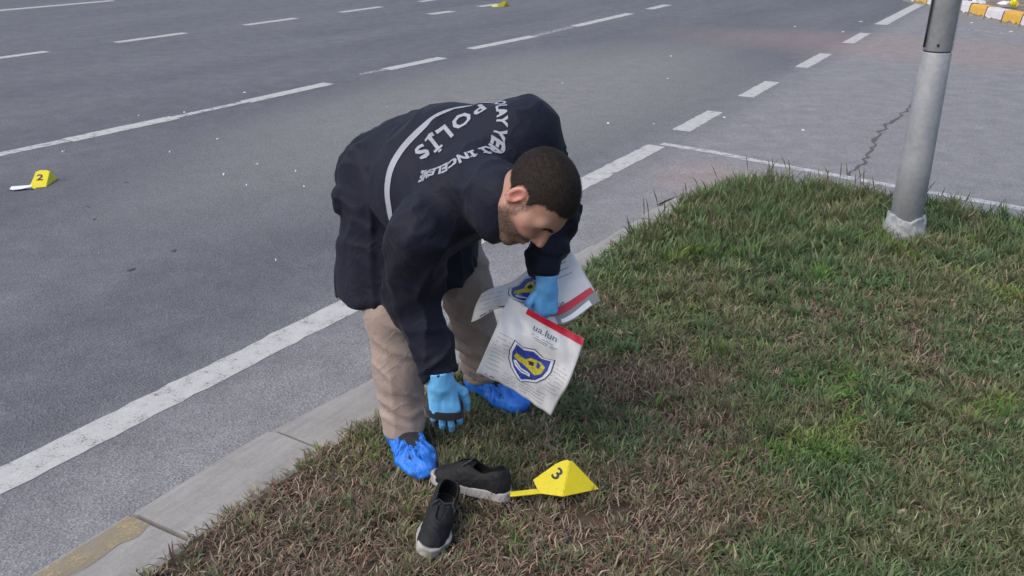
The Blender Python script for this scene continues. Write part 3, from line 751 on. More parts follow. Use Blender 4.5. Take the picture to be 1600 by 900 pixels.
# --- gloves: palm, four bent fingers, thumb
def hand_fn(frame, wr, flex, spread, thumb, scale=1.0):
    """frame: columns (towards thumb, along fingers, back of hand)"""
    Rm = np.asarray(frame, float)
    prims = []
    def W(p): return wr+Rm@(np.asarray(p, float)*scale)
    prims.append(('c', W((.0, -.035, 0)), W((0, .01, 0)), .036*scale, .033*scale))
    for x0, x1 in ((.026, .030), (.009, .010), (-.010, -.010), (-.025, -.028)):
        prims.append(('c', W((x0*.8, .012, 0)), W((x1, .088, .002)), .0175*scale, .0145*scale))
    segs = [(.034, .090, (.043, .026, .021)), (.011, .096, (.047, .030, .022)), (-.011, .092, (.043, .027, .021)), (-.031, .082, (.034, .021, .019))]
    for (x, f, Ls), fl, sp in zip(segs, flex, spread):
        p = np.array([x, f, .002]); a = 0.; rr = .0108
        for L, da in zip(Ls, fl):
            a += math.radians(da); dirv = np.array([math.sin(sp)*math.cos(a), math.cos(sp)*math.cos(a), -math.sin(a)])
            q = p+dirv*L; prims.append(('f', W(p), W(q), rr*scale, (rr-.0009)*scale)); p = q; rr -= .0009
    p = np.array([.026, .022, -.006])
    for L, dv, rr in zip((.046, .036, .029), thumb, (.0165, .0125, .0105)):
        q = p+nrm(dv)*L; prims.append(('f', W(p), W(q), rr*scale, (rr-.0015)*scale)); p = q
    P0 = np.array([a[1] for a in prims]+[a[2] for a in prims])
    def fn(P):
        d = np.full(len(P), 9., np.float32); g = None
        for k, a, b, ra, rb in prims:
            if k == 'c': d = smin(d, rcone(P, a, b, ra, rb), .016)
        for k, a, b, ra, rb in prims:
            if k == 'f': d = smin(d, rcone(P, a, b, ra*.95, rb*.95), .003)
        d = d+.0012*vnoise(P*55)+.0010*vnoise(P*A(90, 90, 40))
        # rolled cuff
        ax = Rm[:, 1].astype(np.float32); tcf = (P-wr.astype(np.float32))@ax
        return np.maximum(d, -tcf-.034*scale)
    return fn, P0.min(0)-.03, P0.max(0)+.03
M['glove'] = simple('blue_nitrile', (.13, .40, .70), .42, .10, 30, .5, .25, 70)
def frame(fing, back):
    f = nrm(fing); b = np.asarray(back, float); b = nrm(b-f*(b@f)); th = np.cross(f, b); return f, b, th
# right hand: back of the hand to the camera, thumb on the picture's right
f, b, th = frame((.10, -.02, -1.0), (.12, -.95, .35)); th = th if th[0] > 0 else -th
HRF = np.stack([th, f, b], 1); WR2 = WRR+A(.002, -.004, -.028)
fnr, lo, hi = hand_fn(HRF, WR2.astype(float), [(17, 28, 14), (13, 25, 14), (15, 28, 16), (20, 34, 18)], (.04, .012, -.022, -.07), [(.62, .66, -.25), (.2, .93, -.2), (-.05, .97, -.3)], 1.12)
v, q = nets(fnr, lo, hi, .0024); add('glove', mesh_quads('glove', smooth_mesh(v, q, 1, .3), q), person, M['glove'])
# left hand: fingers pinching the bag tops
f, b, th = frame((-.02, -.12, -1.0), (.45, -.86, .10)); th = th if th[0] < 0 else -th
WL2 = WRL+A(.006, -.012, -.034); HLF = np.stack([th, f, b], 1)
fnl, lo, hi = hand_fn(HLF, WL2.astype(float), [(24, 34, 16), (40, 48, 24), (50, 56, 28), (56, 62, 30)], (.03, .0, -.03, -.06), [(.62, .66, -.05), (.22, .95, .0), (.0, 1.0, -.05)])
v, q = nets(fnl, lo, hi, .0024); add('glove', mesh_quads('glove', smooth_mesh(v, q, 1, .3), q), person, M['glove'])

# --- feet: dark shoe inside a blue disposable cover
M['cover'] = None
t = NT('cover_plastic'); n = t.noise(34, 4, .6, None, 1.2)
t.color(t.ramp(n, [(.3, (.015, .13, .58)), (.7, (.03, .22, .76))])); t.rough(.3); t.b.inputs['Specular IOR Level'].default_value = .5
t.b.inputs['Subsurface Weight'].default_value = .0
mp = t.n('Mapping'); mp.inputs['Scale'].default_value = (1, 1, .25); t.l(t.coord(), mp.inputs[0])
t.bump(t.noise(90, 4, .65, mp.outputs[0], 2.0), .75, .006); M['cover'] = t.m
M['sock'] = cloth('dark_sock', (.012, .012, .016), .9, 300)
def foot(an, toe_dir, ph):
    tz = float(zsoil(an[0], an[1]))+.012; h = nrm(A(toe_dir[0], toe_dir[1], 0)).astype(np.float32); sd = A(-h[1], h[0], 0)
    an = an.astype(np.float32)
    heel = A(an[0], an[1], tz+.034)-h*.055; ball = A(an[0], an[1], tz+.032)+h*.115; toe = A(an[0], an[1], tz+.032)+h*.185
    ank = A(an[0], an[1], tz+.075)
    def shape(P, g):
        d = rcone(P, heel, ank+h*.01, .040+g, .043+g)
        d = smin(d, econe(P, heel, ball, .034+g, .035+g, sd, 1.1, 1.45), .03)
        d = smin(d, econe(P, ball, toe, .035+g, .027+g, sd, 1.45, 1.45), .02)
        d = smin(d, rcone(P, ank+h*.02, ball+A(0, 0, .012), .044+g, .028+g), .03)
        return smax(d, tz-.008-g*.5-P[:, 2], .008)
    def cover(P):
        d = shape(P, .0055); l = (P-an)@h; w_ = (P-an)@sd
        ang = np.arctan2(w_, l-.04)
        d = d+.0045*np.sin(ang*17+5*vnoise(P*20+ph)+ph)*np.clip((P[:, 2]-tz)/.05, .25, 1)*np.clip(l/.1, .12, 1)
        d = d-.007*np.clip(.28-np.abs(vnoise(P*A(30, 30, 14)+ph)), 0, 1)+.003*vnoise(P*45+ph)
        rim = tz+.094-.10*np.clip(l-.01, -.05, .08)+.0025*np.sin(ang*9+ph)
        inner = np.maximum(d+.0055, rim-.03-P[:, 2])
        d = smax(d, P[:, 2]-rim, .006); return np.maximum(d, -inner)
    lo = np.minimum(heel, toe)-.09; hi = np.maximum(heel, toe)+.09; lo[2] = tz-.03; hi[2] = tz+.19
    v, q = nets(cover, lo, hi, .0038); add('shoe_cover', mesh_quads('shoe_cover', smooth_mesh(v, q, 1, .3), q), person, M['cover'])
    def shoe(P): return smin(shape(P, .0), rcone(P, ank, an+A(0, 0, .06), .040, .036), .02)
    v, q = nets(shoe, lo, hi, .006); add('shoe', mesh_quads('shoe', v, q), person, M['sock'])
foot(ANR+A(.005, -.01, 0), (.42, -.91), 0.); foot(ANL+A(0., 0., 0), (.66, -.75), 3.)

# --- lettering and band on the back of the jacket
bvh = BVHTree.FromPolygons([tuple(map(float, x)) for x in JV], [tuple(int(i) for i in x) for x in JQ])
def back_pt(l, u, lift=.0022):
    """l: to the man's right, u: towards the head, metres along the back"""
    o = PEL+TAX*u-LAT*l+BCK*.5
    hit = bvh.ray_cast(Vector(o.tolist()), Vector((-BCK).tolist()), 1.0)
    if hit[0] is None: return None
    n = hit[1]; n = n if n.dot(Vector(BCK.tolist())) > 0 else -n
    return np.array(hit[0]+n*lift)
def text_tris(body, size, spacing=1.0, res=2, font_bold=.0):
    cu = bpy.data.curves.new('txt', 'FONT'); cu.body = body; cu.size = size; cu.align_x = 'CENTER'; cu.space_character = spacing; cu.resolution_u = res
    cu.offset = font_bold
    o = bpy.data.objects.new('txt', cu); COL.objects.link(o); dg = bpy.context.evaluated_depsgraph_get(); me = bpy.data.meshes.new_from_object(o.evaluated_get(dg))
    bm = bmesh.new(); bm.from_mesh(me); bmesh.ops.triangulate(bm, faces=bm.faces)
    bmesh.ops.subdivide_edges(bm, edges=[e for e in bm.edges if e.calc_length() > size*.2], cuts=2, use_grid_fill=True); bmesh.ops.triangulate(bm, faces=bm.faces)
    V = [tuple(v.co) for v in bm.verts]; Fc = [tuple(v.index for v in f.verts) for f in bm.faces]; bm.free()
    bpy.data.objects.remove(o); bpy.data.curves.remove(cu); bpy.data.meshes.remove(me); return V, Fc
def put_on_back(name, V, Fc, mp):
    W = []; ok = []
    for x, y, z in V:
        p = back_pt(*mp(x, y)); ok.append(p is not None); W.append(p if p is not None else np.zeros(3))
    Fc = [f_ for f_ in Fc if all(ok[i] for i in f_)]
    return add(name, mesh_np(name, W, Fc), jacket, M['reflect'], False)
TU = .400; TL = -.055; TR = math.radians(-15)
def rot(x, y): return (TL+x*math.cos(TR)-y*math.sin(TR), TU+x*math.sin(TR)+y*math.cos(TR))
V, Fc = text_tris('POLİS', .078, 1.22, 2, .0022)
put_on_back('back_lettering', V, Fc, lambda x, y: rot(x*.98, y-.032))
V, Fc = text_tris('OLAY YERİ İNCELEME',    .040, 1.06, 2, .0018)
RA = .150
def arch(x, y):
    a = x/RA*.98-.14; r = RA+y; return rot(math.sin(a)*r*.97, .010+math.cos(a)*r*.98)
put_on_back('arched_lettering', V, Fc, arch)
# curved band below the lettering, running round to the right side
BW = []; n = 70
def band_pts():
    V = []; Fc = []; rows = []
    for i in range(n+1):
        l = -.22+.48*i/n; u0 = .300+1.25*min(l-.06, 0)**2+.6*max(l-.14, 0)**2*3
        row = []
        for k in range(4):
            p = back_pt(l, u0+.024*(k/3-.5), .002); row.append(p)
        rows.append(row)
    for r_ in rows: 
        if all(p is not None for p in r_): V += r_; BW.append(r_)
    for i in range(len(V)//4-1):
        for k in range(3): Fc.append((4*i+k, 4*i+k+1, 4*i+5+k, 4*i+4+k))
    add('reflective_band', mesh_np('reflective_band', V, Fc), jacket, M['reflect'])
band_pts()

# ------------------------------------------------------------------ evidence bags
def plastic(name, c, rough=.3, tr=.0):
    t = NT(name); n = t.noise(18, 4, .6, None, 1.0); t.color(t.ramp(n, [(.3, tuple(x*.93 for x in c)), (.7, c)])); t.rough(rough)
    t.bump(t.noise(45, 4, .6, None, 1.5), .3, .005)
    if tr:
        tl_ = t.n('BsdfTranslucent'); tl_.inputs[0].default_value = (*c, 1); mx = t.n('MixShader'); mx.inputs[0].default_value = tr
        t.l(t.b.outputs[0], mx.inputs[1]); t.l(tl_.outputs[0], mx.inputs[2]); t.l(mx.outputs[0], t.out.inputs[0])
    return t.m
M['film'] = plastic('bag_film', (.90, .885, .87), .28, .35); M['red'] = plastic('zip_red', (.55, .012, .035), .35)
M['white_label'] = plastic('label_white', (.85, .85, .85), .5); M['clear'] = plastic('bag_clear_flap', (.30, .31, .31), .25, .2)
M['ink'] = simple('ink_grey_blue', (.10, .12, .15), .6); M['ink_dark'] = simple('ink_black', (.018, .02, .035), .6)
M['ink_blue'] = simple('ink_royal_blue', (.025, .05, .28), .5, .3, 90); M['ink_yellow'] = simple('ink_yellow', (.50, .42, .03), .5, .35, 120)
M['ink_white'] = simple('ink_white', (.70, .70, .74), .5); M['ink_light'] = simple('ink_pale_grey', (.36, .37, .39), .6)
class Sheet:
    def __init__(s, rows, disp=None, mirror=1):
        s.G = np.array([[at(*p) for p in r_] for r_ in rows]); s.disp = disp
    def _b(s, u, v):
        G = s.G; nr, nc = G.shape[:2]
        def ip(A_, t):                                     # smooth 1-D interpolation (Catmull-Rom)
            n = len(A_)
            if n == 2: return A_[0]*(1-t)+A_[1]*t
            x = min(max(t, 0), 1)*(n-1); i = min(int(x), n-2); f = x-i
            p0 = A_[max(i-1, 0)] if i > 0 else 2*A_[0]-A_[1]; p3 = A_[i+2] if i+2 < n else 2*A_[n-1]-A_[n-2]
            p1, p2 = A_[i], A_[i+1]
            return .5*((2*p1)+(-p0+p2)*f+(2*p0-5*p1+4*p2-p3)*f*f+(-p0+3*p1-3*p2+p3)*f**3)
        return ip([ip(list(r_), u) for r_ in G], v)
    def p(s, u, v, lift=0.):
        P = s._b(u, v); e = 1e-3
        n = np.cross(s._b(u+e, v)-P if u < .99 else P-s._b(u-e, v), s._b(u, v+e)-P if v < .99 else P-s._b(u, v-e)); n = nrm(n)
        if n@(np.array([0, 0, CAM_H])-P) < 0: n = -n
        dd = s.disp(u, v) if s.disp else 0.
        return P+n*(dd+lift)
    def build(s, name, parent, mat, nu=40, nv=40, th=.003):
        V = []; Fc = []
        for lay in (0, 1):
            for i in range(nu+1):
                for j in range(nv+1): V.append(s.p(i/nu, j/nv, -th*lay*(.3+.7*min(1, 8*min(i/nu, 1-i/nu, j/nv, 1-j/nv)))))
        m = (nu+1)*(nv+1); I = lambda i, j, l: l*m+i*(nv+1)+j
        for i in range(nu):
            for j in range(nv):
                Fc.append((I(i, j, 0), I(i+1, j, 0), I(i+1, j+1, 0), I(i, j+1, 0))); Fc.append((I(i, j, 1), I(i, j+1, 1), I(i+1, j+1, 1), I(i+1, j, 1)))
        for i in range(nu):
            Fc.append((I(i, 0, 0), I(i, 0, 1), I(i+1, 0, 1), I(i+1, 0, 0))); Fc.append((I(i, nv, 0), I(i+1, nv, 0), I(i+1, nv, 1), I(i, nv, 1)))
        for j in range(nv):
            Fc.append((I(0, j, 0), I(0, j+1, 0), I(0, j+1, 1), I(0, j, 1))); Fc.append((I(nu, j, 0), I(nu, j, 1), I(nu, j+1, 1), I(nu, j+1, 0)))
        me = mesh_np(name, V, Fc); bm = bmesh.new(); bm.from_mesh(me); bmesh.ops.recalc_face_normals(bm, faces=bm.faces); bm.to_mesh(me); bm.free()
        return add(name, me, parent, mat)
    def patch(s, name, poly, parent, mat, lift, smooth=False, tri=None):
        """flat print: polygon in (u,v) laid on the sheet"""
        bm = bmesh.new()
        if tri: vs = [bm.verts.new((x, y, 0)) for x, y in tri[0]]; [bm.faces.new([vs[i] for i in f_]) for f_ in tri[1]]
        else: bm.faces.new([bm.verts.new((x, y, 0)) for x, y in poly])
        bmesh.ops.triangulate(bm, faces=bm.faces)
        for _ in range(6):
            le = [e for e in bm.edges if e.calc_length() > .045]
            if not le: break
            bmesh.ops.subdivide_edges(bm, edges=le, cuts=1); bmesh.ops.triangulate(bm, faces=bm.faces)
        for v_ in bm.verts: v_.co = s.p(min(max(v_.co.x, 0), 1), min(max(v_.co.y, 0), 1), lift)
        return bm_obj(name, bm, mat, parent)
def shield(s, parent, cu_, cv, w, h, tilt=0.):
    def out(k):
        P = [(-.5, -.50), (-.25, -.40), (0, -.52), (.25, -.40), (.5, -.50), (.52, -.15), (.46, .12), (.33, .32), (.16, .45), (0, .55), (-.16, .45), (-.33, .32), (-.46, .12), (-.52, -.15)]
        return [(cu_+w*x*k, cv+h*(y+.0)*k) for x, y in P]
    e = s.patch('emblem', out(1.0), parent, M['ink_dark'], .0012)
    q = lambda P: [(cu_+w*x, cv+h*y) for x, y in P]
    sp = lambda nm, P, m, lf: s.patch(nm, P, e, m, lf)
    sp('emblem_border', out(.95), M['ink_white'], .0016); sp('emblem_field', out(.83), M['ink_blue'], .0020)
    sp('emblem_band', q([(-.34, -.18), (-.1, -.08), (.02, -.22), (.16, -.05), (.26, -.22), (.36, -.16), (.34, .05), (.22, .16), (.0, .10), (-.2, .04), (-.36, -.02)]), M['ink_yellow'], .0024)
    sp('emblem_mark', q([(-.02, -.10), (.10, -.14), (.13, -.03), (.02, .0)]), M['ink_dark'], .0028)
    sp('emblem_mark', q([(.17, -.2), (.26, -.14), (.24, -.02), (.18, -.05)]), M['ink_blue'], .0028)
    sp('emblem_ribbon', q([(-.34, .08), (-.28, .05), (-.1, .18), (.12, .20), (.14, .28), (-.06, .29), (-.26, .20)]), M['ink_white'], .0024)
    sp('emblem_ribbon_text', q([(-.27, .105), (-.1, .215), (.1, .235), (.1, .25), (-.08, .245), (-.26, .14)]), M['ink_blue'], .0028)
def print_and_edge_shade(s, parent, rows, mat=None, th=.006):
    V = []; Fc = []
    for (u0, u1, v) in rows:
        n = max(2, int((u1-u0)/.03)); i0 = len(V)
        for i in range(n+1):
            u = u0+(u1-u0)*i/n; V += [s.p(u, v, .0012), s.p(u, v+th, .0012)]
        for i in range(n):
            if random.random() < .8: Fc.append((i0+2*i, i0+2*i+1, i0+2*i+3, i0+2*i+2))
    o = add('print_and_edge_shade', mesh_np('print_and_edge_shade', V, Fc), parent, mat or M['ink_light'], False); o['kind'] = 'stuff'
def bag_text(s, parent, body, cu_, cv, wd, hg, mat):
    V, Fc = text_tris(body, 1.0, 1.0, 2, .01); xs = [v[0] for v in V]; ys = [v[1] for v in V]; x0, x1, y0, y1 = min(xs), max(xs), min(ys), max(ys)
    vv = [(cu_+wd*((v[0]-x0)/(x1-x0)-.5), cv-hg*((v[1]-y0)/(y1-y0)-.5)) for v in V]
    s.patch('lettering', None, parent, mat, .0014, tri=(vv, Fc))
def disp1(u, v):
    a = .014*math.exp(-((v-.27-.25*(1-u)*0)/.10)**2)*math.exp(-((u-.45)/.35)**2)
    f_ = (v-.02)-(.62*(u-.05)); b_ = -.045*max(0, min(1, (.30-abs(f_-.05))/.3))*max(0, 1-u*1.4)*max(0, 1-v*1.2)
    return a+b_*1.0+.008*math.sin(u*5+v*3)+.004*math.sin(v*14+u*6)+.002*math.sin(u*31-v*17)+.05*(v-.5)**2*.3
bag1 = empty('evidence_bag'); tag(bag1, 'clear white evidence bag with blue shield emblem hanging below the gloved left hand', 'evidence bag', 'evidence bags')
S1 = Sheet([[(795, 464, 2.49), (853, 497, 2.47), (913, 530, 2.45)], [(770, 523, 2.455), (828, 556, 2.435), (892, 590, 2.42)], [(745, 580, 2.47), (803, 612, 2.45), (861, 644, 2.46)]], disp1)
S1.build('bag_film', bag1, M['film'])
S1.patch('zip_strip', [(.26, .0), (1., .0), (1., .085), (.26, .075)], bag1, M['red'], .0025)
bag_text(S1, bag1, 'ua.lun', .56, .165, .30, .075, M['ink'])
print_and_edge_shade(S1, bag1, [(.42, .72, .245), (.45, .75, .27), (.48, .72, .29)], M['ink'])
print_and_edge_shade(S1, bag1, [(.06, .24, v) for v in np.arange(.42, .9, .05)]+[(.78, .95, v) for v in np.arange(.45, .8, .045)]+[(.3, .85, v) for v in np.arange(.84, .96, .035)])
print_and_edge_shade(S1, bag1, [(.10, .22, .955)], M['ink'], .012)
shield(S1, bag1, .52, .62, .52, .42)

bag2 = empty('evidence_bag'); tag(bag2, 'white evidence bag draped over the gloved left hand, red zip strip towards the grass', 'evidence bag', 'evidence bags')
S2 = Sheet([[(752, 459, 2.66), (790, 443, 2.69), (838, 413, 2.71), (887, 383, 2.72)],
            [(743, 482, 2.60), (790, 463, 2.59), (850, 452, 2.615), (913, 427, 2.66)],
            [(735, 502, 2.56), (792, 481, 2.535), (874, 506, 2.56), (938, 470, 2.60)]], lambda u, v: .005*math.sin(u*11+v*4)-.018*math.exp(-((u-.42)/.10)**2)*v)
S2.build('bag_film', bag2, M['film'])
S2.patch('clear_flap', [(.66, .86), (1., .82), (1., 1.), (.66, 1.)], bag2, M['clear'], .0012)
S2.patch('zip_strip', [(.60, .80), (.985, .745), (.99, .84), (.60, .90)], bag2, M['red'], .0022)
S2.patch('label_strip', [(.69, .945), (.93, .90), (.935, .985), (.69, .995)], bag2, M['white_label'], .0022)
shield(S2, bag2, .54, .46, .36, .62)
bag_text(S2, bag2, 'ua.lun', .70, .76, .14, .09, M['ink'])
print_and_edge_shade(S2, bag2, [(.74, .92, v) for v in (.12, .2, .3, .4)]+[(.04, .3, v) for v in (.2, .35, .5, .65)], None, .014)
print_and_edge_shade(S2, bag2, [(.08, .36, .90)], M['ink_dark'], .05)  # dark line painted along the lower-left edge: sheet thickness and the shade under it

# ------------------------------------------------------------------ strap pouch in the right hand
pouch = empty('strap_pouch'); tag(pouch, 'small black pouch with hand strap gripped by the gloved right hand', 'pouch')
M['black_web'] = cloth('black_webbing', (.008, .008, .012), .8, 500)
def Hh(x, f, b): return WR2.astype(float)+HRF@(np.array([x, f, b])*1.12)
def pouch_fn(P):
    q = (P-WR2.astype(np.float32))@HRF.astype(np.float32)/1.12
    e = np.abs(q-A(.006, .128, -.052))-A(.038, .026, .012); d = np.sqrt((np.maximum(e, 0)**2).sum(1))+np.minimum(e.max(1), 0)-.007
    return d+.0015*vnoise(P*60)
c0 = Hh(.0, .12, -.05); v, q = nets(pouch_fn, c0-.09, c0+.09, .004); add('pouch_body', mesh_quads('pouch_body', smooth_mesh(v, q, 1, .4), q), pouch, M['black_web'])
cl = [(-.050, .108, -.050), (-.056, .094, -.022), (-.050, .084, .008), (-.028, .092, .0185), (.0, .102, .019), (.024, .106, .017), (.046, .108, .006), (.053, .118, -.022), (.046, .128, -.048)]
V = []; Fc = []
for i, c in enumerate(cl):
    a = np.array(cl[max(i-1, 0)]); b_ = np.array(cl[min(i+1, len(cl)-1)]); tg = nrm(b_-a); wd = np.array([0, 1, 0])-tg*tg[1]; wd = nrm(wd); nn = np.cross(tg, wd)
    for sw, sn in ((-1, -1), (1, -1), (1, 1), (-1, 1)): V.append(Hh(*(np.array(c)+wd*.013*sw+nn*.002*sn)))
for i in range(len(cl)-1):
    for k in range(4): Fc.append((4*i+k, 4*i+(k+1) % 4, 4*i+4+(k+1) % 4, 4*i+4+k))
Fc += [(3, 2, 1, 0), tuple(4*(len(cl)-1)+k for k in range(4))]
st_ = add('strap', mesh_np('strap', V, Fc), pouch, M['black_web'])
md = st_.modifiers.new('s', 'SUBSURF'); md.levels = 2; md.render_levels = 2

# ------------------------------------------------------------------ sneakers
M['leather'] = cloth('sneaker_black', (.006, .0066, .0085), .75, 200, .3, .0, .3, 30); M['lining'] = cloth('sneaker_lining', (.006, .006, .007), .95, 300)
M['rubber'] = simple('sole_rubber', (.30, .285, .27), .7, .3, 35, .4, .2, 90)
def sneaker(label, pos, head, roll, pitch, mirror=1):
    root = empty('sneaker'); tag(root, label, 'sneaker', 'pair of black sneakers on the grass')
    x_ = nrm([math.cos(head), math.sin(head), 0]); y_ = np.array([-x_[1], x_[0], 0.]); z_ = np.array([0, 0, 1.])
    R = Matrix.Rotation(roll, 3, Vector(x_.tolist())) @ Matrix.Rotation(pitch, 3, Vector(y_.tolist()))
    R = np.array(R)@np.stack([x_, y_*mirror, z_], 1); pos = np.array(pos, float)
    Wd = lambda V: np.asarray(V)@R.T+pos
    fl = lambda q: q[:, ::-1] if mirror < 0 else q
    def foot2(P):
        p = P.copy(); p[:, 2] = 0
        d = rcone(p, (-.103, .0, 0), (-.03, .004, 0), .036, .033); d = smin(d, rcone(p, (-.03, .004, 0), (.05, .002, 0), .033, .046), .03)
        return smin(d, rcone(p, (.05, .002, 0), (.098, .008, 0), .046, .036), .02)
    def sole(P):
        zt = P[:, 2]-.25*np.clip(P[:, 0]-.06, 0, .1)**1.5*1.2; d = foot2(P)+.001*np.sin(P[:, 0]*400)*(np.abs(zt-.012) < .006)
        e = np.stack([d, np.abs(zt-.014)-.0165], 1)+.004
        return np.sqrt((np.maximum(e, 0)**2).sum(1))+np.minimum(e.max(1), 0)-.004
    def outer(P):
        d = rcone(P, (-.097, 0, .028), (-.092, 0, .072), .036, .032)
        d = smin(d, rcone(P, (-.09, 0, .055), (.015, .002, .060), .034, .035), .03)
        d = smin(d, rcone(P, (.0, .002, .055), (.095, .008, .028), .038, .028), .03)
        d = smin(d, econe(P, (-.04, .003, .026), (.085, .006, .022), .030, .027, (0, 1, 0), 1.2, 1.5), .02)
        d = smax(d, foot2(P)-.0015, .006)
        return d+.0015*vnoise(P*45)-.005*np.clip(.25-np.abs(vnoise(P*A(34, 18, 30)+mirror)), 0, 1)
    def upper(P):
        d = outer(P); s = np.maximum(d, -(d+.0055))
        op = ell(P, (-.052, 0, .105), (.066, .030, .047), None); op = smin(op, rcone(P, (.0, .002, .105), (.045, .004, .085), .013, .009), .012)
        s = smax(s, -op, .004); return np.maximum(s, .012-P[:, 2])
    def ins(P):
        e = np.stack([foot2(P)+.006, np.abs(P[:, 2]-.028)-.004], 1); return e.max(1)
    lo, hi = (-.155, -.065, -.008), (.152, .07, .125)
    v, q = nets(sole, lo, hi, .0028); add('sole', mesh_quads('sole', Wd(smooth_mesh(v, q, 1, .3)), fl(q)), root, M['rubber'])
    v, q = nets(upper, lo, hi, .0026); add('upper', mesh_quads('upper', Wd(smooth_mesh(v, q, 1, .3)), fl(q)), root, M['leather'])
    v, q = nets(ins, lo, hi, .005); add('insole', mesh_quads('insole', Wd(v), fl(q)), root, M['lining'])
    def tong(P): return np.maximum(np.abs(outer(P)+.010)-.003, np.maximum(np.abs(P[:, 1]-.003)-.020, np.maximum(-.012-P[:, 0]-.3*(P[:, 2]-.08), np.maximum(P[:, 0]-.06, .06-P[:, 2]))))
    v, q = nets(tong, lo, hi, .003); add('tongue', mesh_quads('tongue', Wd(v), fl(q)), root, M['leather'])
    def tube(name, pts, r):
        V = []; Fc = []; n = 6
        for i, p in enumerate(pts):
            a = np.array(pts[max(0, i-1)]); b_ = np.array(pts[min(len(pts)-1, i+1)]); tg = nrm(b_-a); s1 = nrm(np.cross(tg, [0.1, .2, 1])); s2 = np.cross(tg, s1)
            for k in range(n): V.append(np.array(p)+r*(math.cos(6.283*k/n)*s1*1.5+math.sin(6.283*k/n)*s2*.7))
        for i in range(len(pts)-1):
            for k in range(n): Fc.append((n*i+k, n*i+(k+1) % n, n*i+n+(k+1) % n, n*i+n+k))
        add(name, mesh_np(name, Wd(V), Fc), root, M['black_web'])
    for i, xx in enumerate((.008, .022, .036, .050)):
        zz = .093-.55*(xx); tube('lace', [(xx+.004*(-1)**i, -.026, zz-.012), (xx, -.012, zz+.004), (xx, .003, zz+.006), (xx, .018, zz+.004), (xx-.004*(-1)**i, .031, zz-.012)], .0026)
    for sg in (-1, 1): tube('lace', [(.004, .002, .098), (-.004, .018*sg, .104), (.012, .034*sg, .094), (.022, .03*sg, .078), (.006, .012*sg, .1)], .0022)
    return root
def g2(x, y): z = .08; p = gp(x, y, z); z = float(zsoil(p[0], p[1])); return gp(x, y, z)
a_, b_ = g2(677, 757), g2(795, 789); c_ = (a_+b_)/2; sneaker('black sneaker with white sole lying beside the yellow marker 3', (c_[0], c_[1], c_[2]+.022), math.atan2(a_[1]-b_[1], a_[0]-b_[0]), .16, .0, 1)
a_, b_ = g2(672, 872), g2(693, 800); c_ = (a_+b_)/2; sneaker('scuffed black sneaker tilted over, its toe away from the blue shoe cover', (c_[0], c_[1], c_[2]+.020), math.atan2(a_[1]-b_[1], a_[0]-b_[0]), -.28, .03, -1)

# ------------------------------------------------------------------ numbered markers
M['marker'] = plastic('marker_yellow', (.64, .54, .016), .45)
def plate(name, P, parent, mat, th=.0035, bevel=True):
    P = [np.array(p, float) for p in P]; n = nrm(np.cross(P[1]-P[0], P[2]-P[0])); k = len(P)
    V = [p+n*th/2 for p in P]+[p-n*th/2 for p in P]
    me = mesh_np(name, V, [tuple(range(k)), tuple(range(2*k-1, k-1, -1))]+[(i, i+k, (i+1) % k+k, (i+1) % k) for i in range(k)])
    bm = bmesh.new(); bm.from_mesh(me); bmesh.ops.recalc_face_normals(bm, faces=bm.faces)
    bmesh.ops.bevel(bm, geom=[e for e in bm.edges if e.calc_length() > th*1.5], offset=th*.3, segments=1, affect='EDGES'); bm.to_mesh(me); bm.free()
    return add(name, me, parent, mat, False)
def bez(P, r=.25):
    """round the corners of a planar outline"""
    out = []; n = len(P)
    for i in range(n):
        a, b, c = P[i-1], P[i], P[(i+1) % n]; p, q = b+(a-b)*r, b+(c-b)*r
        for t_ in (0, .35, .65, 1): out.append((1-t_)**2*p+2*t_*(1-t_)*b+t_*t_*q)
    return out
def marker(label, z, left, right, tail, ridge_y, digit=None, dc=None, dup=None, dsize=.05):
    """left: back-left, front-left, ridge-bottom, top-right, top-left ; right tip ; pixel positions"""
    root = empty('evidence_marker'); tag(root, label, 'marker', 'yellow evidence markers')
    a, b, c = (gp(*p, z) for p in left[:3]); e = gp(*right, z); yt = c[1]+ridge_y; t2 = at(*left[3], yt); t1 = at(*left[4], yt+.012)
    # keep the numbered plate planar: slide t1, a onto the plane of b, c, t2
    n = nrm(np.cross(c-b, t2-b)); eye = np.array([0, 0, CAM_H])
    def onp(px): d = ray(*px); return eye+d*(((b-eye)@n)/(d@n))
    t1 = onp(left[4]); a2 = onp(left[0])
    outl = [b, c, t2, t1, a2]
    plate('number_plate', [b, c]+[t2+(c-t2)*.06, t2+(t1-t2)*.25, t1+(t2-t1)*.3, t1+(a2-t1)*.12]+[a2], root, M['marker'])
    plate('side_plate', [c, e, e+(t2-e)*.02, t2+(e-t2)*.06, t2+(c-t2)*.06], root, M['marker'])
    if tail: plate('foot_tab', [gp(*p, z) for p in tail], root, M['marker'], .006)
    if digit:
        V, Fc = text_tris(digit, 1.0, 1.0, 3, .02); xs = [v[0] for v in V]; ys = [v[1] for v in V]; cx_, cy_ = (min(xs)+max(xs))/2, (min(ys)+max(ys))/2
        o = onp(dc); up_ = nrm(onp(dup)-o); nn = n if n@(eye-o) > 0 else -n; rt = np.cross(up_, nn); sc = dsize/(max(ys)-min(ys))
        add('number', mesh_np('number', [o+nn*.0032+rt*(v[0]-cx_)*sc+up_*(v[1]-cy_)*sc for v in V], Fc), root, M['ink_dark'], False)
    return root
marker('yellow evidence marker 3 in the grass beside the black sneakers', .095, [(833, 750), (843, 771), (879, 776), (891, 717), (872, 722)], (936, 764), [(797, 776), (797, 769), (842, 764), (846, 771)], .045, '3', (871, 740), (880, 730), .040)
